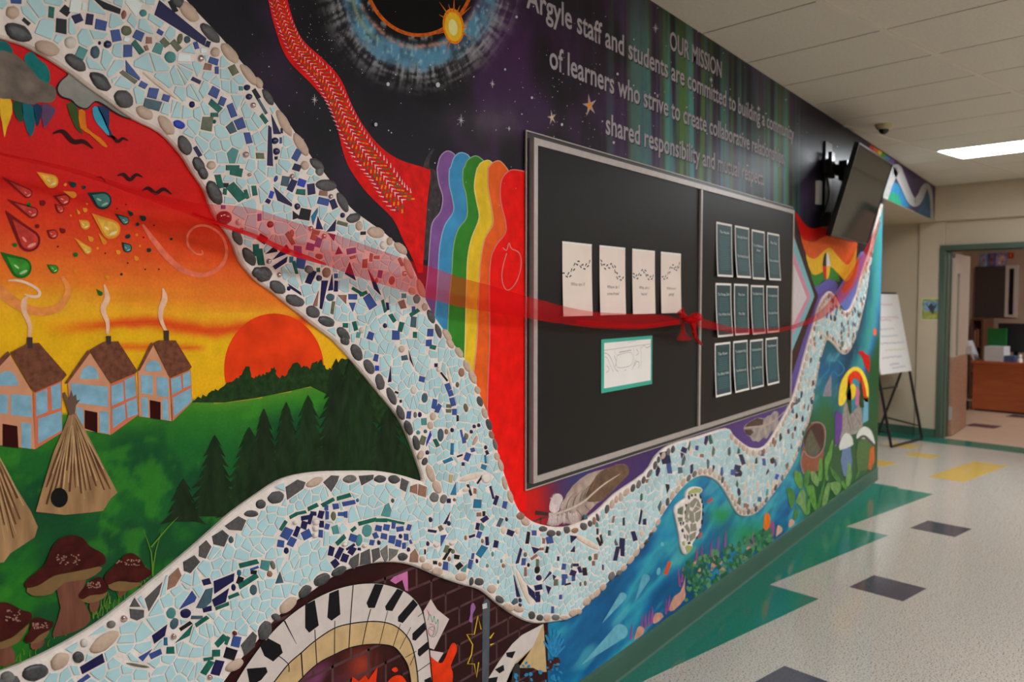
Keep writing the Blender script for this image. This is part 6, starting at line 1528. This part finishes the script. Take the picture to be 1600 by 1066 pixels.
tvbox(-hw + .008, hw - .008, -hh + .012, hh - .008, -.004, -.001, 'screen', M_SCR, tv)
for a0, a1, b0, b1 in ((-hw, hw, hh - .008, hh), (-hw, hw, -hh, -hh + .012), (-hw, -hw + .008, -hh + .012, hh - .008), (hw - .008, hw, -hh + .012, hh - .008)):
    tvbox(a0, a1, b0, b1, -.004, .002, 'bezel', M_TVB, tv)
mt = empty('tv_bracket', (6.2, -.002, 2.28), 'black steel wall bracket with hinged arms behind the television', 'wall bracket')
MB().wbox(6.13, 6.30, -.014, -.002, 2.26, 2.76).build('wall_plate', M_TVB, mt)
MB().wbox(6.05, 6.36, -.035, -.014, 2.53, 2.63).build('cross_rail', M_TVB, mt)
MB().wbox(6.12, 6.2, -.06, -.035, 2.50, 2.68).build('hinge', M_TVB, mt)
MB().bar((6.18, -.045, 2.57), (6.46, -.10, 2.56), .04, .07).build('arm', M_TVB, mt)
MB().wbox(6.30, 6.40, -.12, -.06, 2.50, 2.64).build('elbow', M_TVB, mt)
MB().bar((6.46, -.10, 2.56), tvp(0, .1, -.06), .04, .07).build('arm', M_TVB, mt)
tvbox(-.22, .22, -.2, .2, -.072, -.061, 'mount_plate', M_TVB, mt)
MB().wbox(6.05, 6.5, -.08, -.002, 2.15, 2.25).build('equipment_tray', M_TVB, mt)
M_CAB = mat('cable_black', S(24, 24, 25), .5, .05, 10)
for k, P in enumerate(([(6.16, -.02, 2.5), (6.10, -.05, 2.38), (6.02, -.05, 2.28), (6.0, -.03, 2.2)], [(6.42, -.06, 2.5), (6.36, -.07, 2.4), (6.34, -.06, 2.3), (6.4, -.06, 2.22)], [(6.5, -.07, 2.48), (6.42, -.08, 2.38), (6.40, -.06, 2.28), (6.44, -.06, 2.22)])):
    MB().tube(smooth(P, False, 5), .006, 6).build('cable', M_CAB, None, True, label=('black cable hanging down the wall bracket', 'thin black cable looped behind the television', 'second thin black cable looped behind the television')[k], cat='cable', group='television cables')
MB().wbox(5.94, 6.0, -.03, -.002, 2.30, 2.46).build('power_box', mat('white_plastic', S(206, 202, 196), .4, .03, 10), label='small white plastic box on the wall beside the bracket', cat='power box')

# ---------------------------------------------------------------- dome camera on the ceiling
M_CREAM = mat('cream_plastic', S(190, 176, 140), .4, .03, 10)
dc = Vector((6.78, -WALL_D + 1.42, CEIL))
dm = empty('dome_camera', dc, 'small cream dome camera hanging from the ceiling near the television', 'camera')
def lathe(name, prof, c, m, parent, n=20, sm=True):
    V = []; F = []
    for r, z in prof:
        for k in range(n):
            a = 2 * math.pi * k / n; V.append((c.x + r * math.cos(a), c.y + r * math.sin(a), c.z + z))
    for i in range(len(prof) - 1):
        for k in range(n): F.append([i * n + k, (i + 1) * n + k, (i + 1) * n + (k + 1) % n, i * n + (k + 1) % n])
    F.append([(len(prof) - 1) * n + k for k in range(n)])
    return link(name, mesh(name, V, F, sm), m, parent)
lathe('mount_ring', [(.062, -.001), (.062, -.012), (.055, -.03), (.038, -.04)], dc, M_CREAM, dm)
lathe('dome', [(.038, -.04), (.034, -.056), (.024, -.068), (.008, -.073)], dc, M_TVB, dm)

# ---------------------------------------------------------------- easel with a flip chart
M_STEEL = mat('black_steel', S(22, 22, 23), .35, .05, 10)
M_WB = mat('whiteboard', S(214, 210, 206), .35, .02, 4)
ez = empty('easel', gw(9.6, 4.1, 0), 'black metal A-frame easel standing by the end wall', 'easel')
def lean(z): return 4.08 + .35 * z / 1.71
GE0, GE1 = 9.2, 10.0
for g in (GE0, GE1):
    MB().bar(gw(g, lean(.0), .012), gw(g, lean(1.71), 1.71), .024).build('front_leg', M_STEEL, ez)
    MB().bar(gw(g, 4.6, .012), gw(g, lean(.92) + .02, .92), .022).build('rear_leg', M_STEEL, ez)
    MB().bar(gw(g, 4.52, .22), gw(g, lean(.16) + .01, .16), .016).build('brace', M_STEEL, ez)
MB().bar(gw(GE0, lean(0), .012), gw(GE1, lean(0), .012), .022).build('foot_bar', M_STEEL, ez)
MB().bar(gw(GE0, 4.385, .60), gw(GE1, 4.385, .60), .018).build('cross_bar', M_STEEL, ez)
MB().bar(gw(GE0, lean(1.71), 1.71), gw(GE1, lean(1.71), 1.71), .022).build('top_bar', M_STEEL, ez)
def lp(g, z, d=0.0): return gw(g, lean(z) - d, z)
wb = MB().hexa([lp(GE0 + .005, .80, .016), lp(GE1 - .005, .80, .016), lp(GE1 - .005, .80, .03), lp(GE0 + .005, .80, .03), lp(GE0 + .005, 1.70, .016), lp(GE1 - .005, 1.70, .016), lp(GE1 - .005, 1.70, .03), lp(GE0 + .005, 1.70, .03)]).build('whiteboard', M_WB, label='white board with faint handwritten notes resting on the easel', cat='whiteboard')
WV = {}
for i, (z, a, b, c) in enumerate(((1.58, 9.3, 9.8, 'r'), (1.43, 9.25, 9.9, 'r'), (1.40, 9.3, 9.7, 'r'), (1.30, 9.35, 9.75, 'k'), (1.22, 9.35, 9.8, 'k'), (1.14, 9.3, 9.92, 'k'), (1.06, 9.4, 9.9, 'y'), (.98, 9.3, 9.8, 'k'), (.90, 9.45, 9.7, 'k'), (.86, 9.5, 9.85, 'k'))):
    P = [lp(a + (b - a) * t / 24, z + .014 * math.sin(t * 2.3 + i) * (1 if t % 5 else 0), .0308) for t in range(25)]
    V, F = [], []
    for p, q in zip(P, P[1:]):
        bb = len(V); V += [tuple(p - ZV * .004), tuple(q - ZV * .004), tuple(q + ZV * .004), tuple(p + ZV * .004)]; F.append([bb, bb + 1, bb + 2, bb + 3])
    link('handwriting', mesh('handwriting', V, F), mat('marker_' + c, {'r': S(184, 140, 140), 'k': S(150, 150, 158), 'y': S(196, 186, 140)}[c], .5, .1, 20), wb)

# ---------------------------------------------------------------- poster on the end wall
GP = GB - .036
ps = MB().gbox(GP - .004, GP - .001, 4.01, 4.232, 1.39, 1.655).build('poster', mat('poster_border', S(186, 190, 150), .5, .05, 10), label='small nature poster taped to the end wall beside the doorway', cat='poster')
def gquad(name, y0, y1, z0, z1, g, m, par):
    return link(name, mesh(name, [gw(g, y1, z0), gw(g, y0, z0), gw(g, y0, z1), gw(g, y1, z1)], [[0, 1, 2, 3]]), m, par)
gquad('picture', 4.022, 4.222, 1.405, 1.642, GP - .0045, mat('poster_green', S(120, 132, 66), .5, .5, 16, rgb2=S(150, 150, 70)), ps)
gquad('picture_sky', 4.035, 4.205, 1.50, 1.62, GP - .005, mat('poster_blue', S(110, 140, 160), .5, .6, 20), ps)
link('bird', mesh('bird', [gw(GP - .0055, y, z) for y, z in ((4.19, 1.60), (4.15, 1.56), (4.12, 1.60), (4.09, 1.56), (4.05, 1.59), (4.08, 1.52), (4.10, 1.46), (4.13, 1.50))], [list(range(8))]), mat('poster_dark', S(44, 46, 62), .5, .3, 20), ps)

# ---------------------------------------------------------------- office behind the doorway
M_OFW = mat('office_wall', S(176, 150, 128), .6, .04, 4)
MB().gbox(15.2, 15.35, -1, 8.5, 0, CEIL).build('wall_office', M_OFW, kind='structure', label='far wall of the office')
MB().gbox(10.44, 15.2, 5.6, 5.75, 0, CEIL).build('wall_office_side', M_OFW, kind='structure')
MB().gbox(10.44, 15.2, 1.0, 1.15, 0, CEIL).build('wall_office_end', M_OFW, kind='structure')
for g0, y0 in ((12.6, 1.5),):
    L = empty('ceiling_light', gw(g0, y0, CEIL), 'fluorescent panel in the office ceiling beyond the doorway', 'ceiling light', 'ceiling lights')
    MB().gbox(g0, g0 + .57, y0, y0 + 1.18, CEIL - .004, CEIL + .01).build('diffuser', M_LAMP, L)
# open door leaf
M_DOORREFL = mat('door_reflection', S(150, 112, 90), .4, .15, 6, stretch=(1, 1, 8))  # brownish reflection on the lower door, put into its base colour
M_DOORP = mat('door_paint', S(176, 158, 140), .4, .04, 6)
h0 = gw(10.48, 3.945, 0); ang = math.radians(10)
ld = (GV * math.cos(ang) + YV * math.sin(ang)); ln_ = (YV * math.cos(ang) - GV * math.sin(ang))
door = empty('office_door', h0, 'tan office door with a narrow glass panel standing open', 'door')
def leaf(a0, a1, z0, z1, t0, t1, name, m, par):
    P = lambda a, t, z: h0 + ld * a + ln_ * t + ZV * z
    return MB().hexa([P(a0, t0, z0), P(a1, t0, z0), P(a1, t1, z0), P(a0, t1, z0), P(a0, t0, z1), P(a1, t0, z1), P(a1, t1, z1), P(a0, t1, z1)]).build(name, m, par)
leaf(0, .9, .01, .95, 0, .04, 'lower_panel', M_DOORREFL, door)
leaf(0, .16, .95, 2.18, 0, .04, 'stile', M_DOORP, door); leaf(.34, .9, .95, 2.18, 0, .04, 'stile', M_DOORP, door)
leaf(.16, .34, 1.95, 2.18, 0, .04, 'head_rail', M_DOORP, door)
gl = bpy.data.materials.new('door_glass'); gl.use_nodes = True
gb_ = gl.node_tree.nodes['Principled BSDF']; gb_.inputs['Transmission Weight'].default_value = 1; gb_.inputs['Roughness'].default_value = .03; gb_.inputs['Base Color'].default_value = (.85, .9, .9, 1)
leaf(.16, .34, .95, 1.95, .015, .025, 'glass', gl, door)
leaf(.80, .88, .95, 1.05, -.05, 0, 'handle', M_ALU, door)
leaf(-.012, .0, .2, .36, -.01, .05, 'hinge', M_ALU, door)
# desk
M_DESK = mat('desk_wood', S(176, 92, 52), .4, .14, 4, stretch=(1, 1, 7))
dk = empty('desk', gw(13.2, 4.0, 0), 'orange-brown wooden office desk with a plain front panel', 'desk')
MB().gbox(13.22, 13.25, 2.6, 4.69, .03, .70).build('front_panel', M_DESK, dk)
MB().gbox(13.18, 14.0, 2.58, 4.71, .70, .74).build('top', M_DESK, dk)
MB().gbox(13.25, 13.95, 4.66, 4.69, .03, .70).build('side_panel', M_DESK, dk)
MB().gbox(13.25, 13.95, 2.61, 2.64, .03, .70).build('side_panel', M_DESK, dk)
MB().gbox(13.24, 13.95, 2.65, 4.66, .0, .03).build('plinth', M_BLK, dk)
MB().gbox(13.19, 13.22, 4.74, 5.59, 0, .13).build('baseboard_office', M_BLK, kind='structure')
# things on the desk
def dbox(name, a, b, depth, m, label, cat, g=13.3):
    """box on the desk whose face spans two photo points"""
    p, q = at_g(*a, g), at_g(*b, g)
    ya, yb = (p - CAMP).dot(YV), (q - CAMP).dot(YV)
    return MB().gbox(g, g + depth, min(ya, yb), max(ya, yb), .7405, p.z if p.z > q.z else q.z).build(name, m, None, label=label, cat=cat)
dbox('green_folder', (1543, 513), (1571, 545), .06, mat('green_plastic', S(28, 104, 44), .4, .1, 10), 'bright green box file standing on the desk', 'box file', 13.5)
dbox('paper_tray', (1538, 541), (1568, 560), .25, mat('white_tray', S(206, 204, 204), .4, .03, 10), 'white paper tray on the desk', 'tray', 13.22)
dbox('binder', (1569, 556), (1585, 562), .2, mat('blue_binder', S(70, 92, 130), .4, .05, 10), 'blue binder lying on the desk', 'binder', 13.22)
mo = empty('computer_monitor', gw(13.65, 4.05, .7405), 'black computer monitor on the office desk', 'monitor')
a, b = at_g(1560, 505, 13.65), at_g(1600, 548, 13.65)
ya, yb = (a - CAMP).dot(YV), (b - CAMP).dot(YV) - .12
MB().gbox(13.65, 13.69, yb, ya, .86, a.z).build('casing', M_TVB, mo)
MB().gbox(13.648, 13.65, yb + .015, ya - .015, .875, a.z - .015).build('back_panel', mat('monitor_back', S(34, 34, 36), .5, .05, 10), mo)
MB().gbox(13.67, 13.7, (ya + yb) / 2 - .03, (ya + yb) / 2 + .03, .75, .9).build('stand', M_TVB, mo)
MB().gbox(13.6, 13.78, (ya + yb) / 2 - .12, (ya + yb) / 2 + .12, .7405, .755).build('foot', M_TVB, mo)
p = at_g(1524, 563, 13.3); y_ = (p - CAMP).dot(YV)
MB().bar(gw(13.34, y_, .7425), gw(13.34, y_ + .11, 1.02), .2, .03, up=YV).build('ring_binder', mat('white_binder', S(196, 190, 190), .4, .03, 10), None, label='white ring binder leaning at the desk end', cat='binder')
fig = empty('figurine', gw(13.26, (at_g(1594, 555, 13.26) - CAMP).dot(YV), .7405), 'small cream figurine on the front of the desk', 'figurine')
lathe('body', [(.03, 0), (.034, .03), (.022, .06), (.018, .07)], fig.location, M_PAPW, fig, 14)
lathe('head', [(.012, .068), (.024, .082), (.024, .1), (.01, .115)], fig.location, M_PAPW, fig, 14)
# wall items behind the desk
GO = 15.2
def wquad(name, a, b, t, m, label, cat, g=GO):
    p, q = at_g(*a, g), at_g(*b, g)
    ya, yb = (p - CAMP).dot(YV), (q - CAMP).dot(YV)
    return MB().gbox(g - t, g - .002, min(ya, yb), max(ya, yb), min(p.z, q.z), max(p.z, q.z)).build(name, m, None, label=label, cat=cat)
wquad('pin_board', (1525, 417), (1571, 496), .03, mat('pin_board', S(70, 58, 54), .7, .08, 30), 'large dark brown pin board on the office wall', 'pin board')
wn = wquad('window_1', (1573, 415), (1590, 496), .04, mat('window_frame', S(206, 192, 180), .4, .03, 10), None, None); tag(wn, 'narrow white-framed window in the office wall', None, None, 'structure')
p, q = at_g(1579, 420, GO), at_g(1584, 492, GO)
MB().gbox(GO - .045, GO - .041, (q - CAMP).dot(YV), (p - CAMP).dot(YV), q.z, p.z).build('pane', M_SCR, wn)
for a, b, c, lab in (((1533, 397), (1543, 416), (120, 160, 180), 'pale blue picture above the pin board'), ((1545, 396), (1556, 416), (90, 90, 150), 'blue and violet picture above the pin board'), ((1557, 396), (1573, 416), (150, 140, 190), 'lilac picture above the pin board'), ((1576, 395), (1584, 404), (190, 30, 40), 'small red picture above the narrow window')):
    o = wquad('picture', a, b, .02, mat('pic_%d' % c[0], S(*c), .5, .5, 14), lab, 'picture')
    f0, f1 = at_g(*a, GO), at_g(*b, GO)
    gquad('print', (f1 - CAMP).dot(YV) + .03, (f0 - CAMP).dot(YV) - .03, f1.z + .03, f0.z - .03, GO - .0206, mat('picp_%d' % c[0], S(c[2], c[0], c[1]), .5, .7, 18), o)
bkc = empty('bookcase', gw(14.7, 5.0, 0), 'narrow wooden shelf unit at the corner of the office', 'bookcase')
yb0 = (at_g(1534, 545, 14.7) - CAMP).dot(YV); yb1 = (at_g(1517, 545, 14.7) - CAMP).dot(YV)
M_SHELF = mat('shelf_wood', S(110, 70, 50), .5, .1, 8)
for y in (yb0, yb1): MB().gbox(14.7, 15.15, y - .015, y + .015, 0, 1.32).build('side', M_SHELF, bkc)
for z in (.05, .45, .85, 1.3): MB().gbox(14.7, 15.15, yb0 + .015, yb1 - .015, z, z + .025).build('shelf', M_SHELF, bkc)
for k, c in enumerate(((60, 44, 42), (168, 110, 60), (90, 60, 50), (176, 120, 90), (70, 70, 74))):
    y = yb0 + .03 + k * (yb1 - yb0 - .05) / 5
    MB().gbox(14.72, 14.95, y, y + (yb1 - yb0) / 6.2, .8755, 1.13 + .02 * (k % 3)).build('book', mat('book_%d' % k, S(*c), .5, .1, 10), None, label='%s book standing on the office shelf' % ('dark brown', 'ochre', 'brown', 'tan', 'grey')[k], cat='book', group='books on the office shelf')

OFL = bpy.data.objects['floor_office']
def at_floor(px, py):
    r = ray(px, py); return CAMP + r * (-CAM_H / r.z)
for a, b in (((1512, 664), (1553, 670)), ((1571, 651), (1640, 654))):
    p, q = at_floor(*a) - CAMP, at_floor(*b) - CAMP
    g0, g1 = sorted((p.dot(GV), q.dot(GV))); y0, y1 = sorted((p.dot(YV), q.dot(YV)))
    MB().gbox(g0, g0 + .3, y0, y1, -.004, .0015).build('charcoal_tile', M_FDARK, OFL)
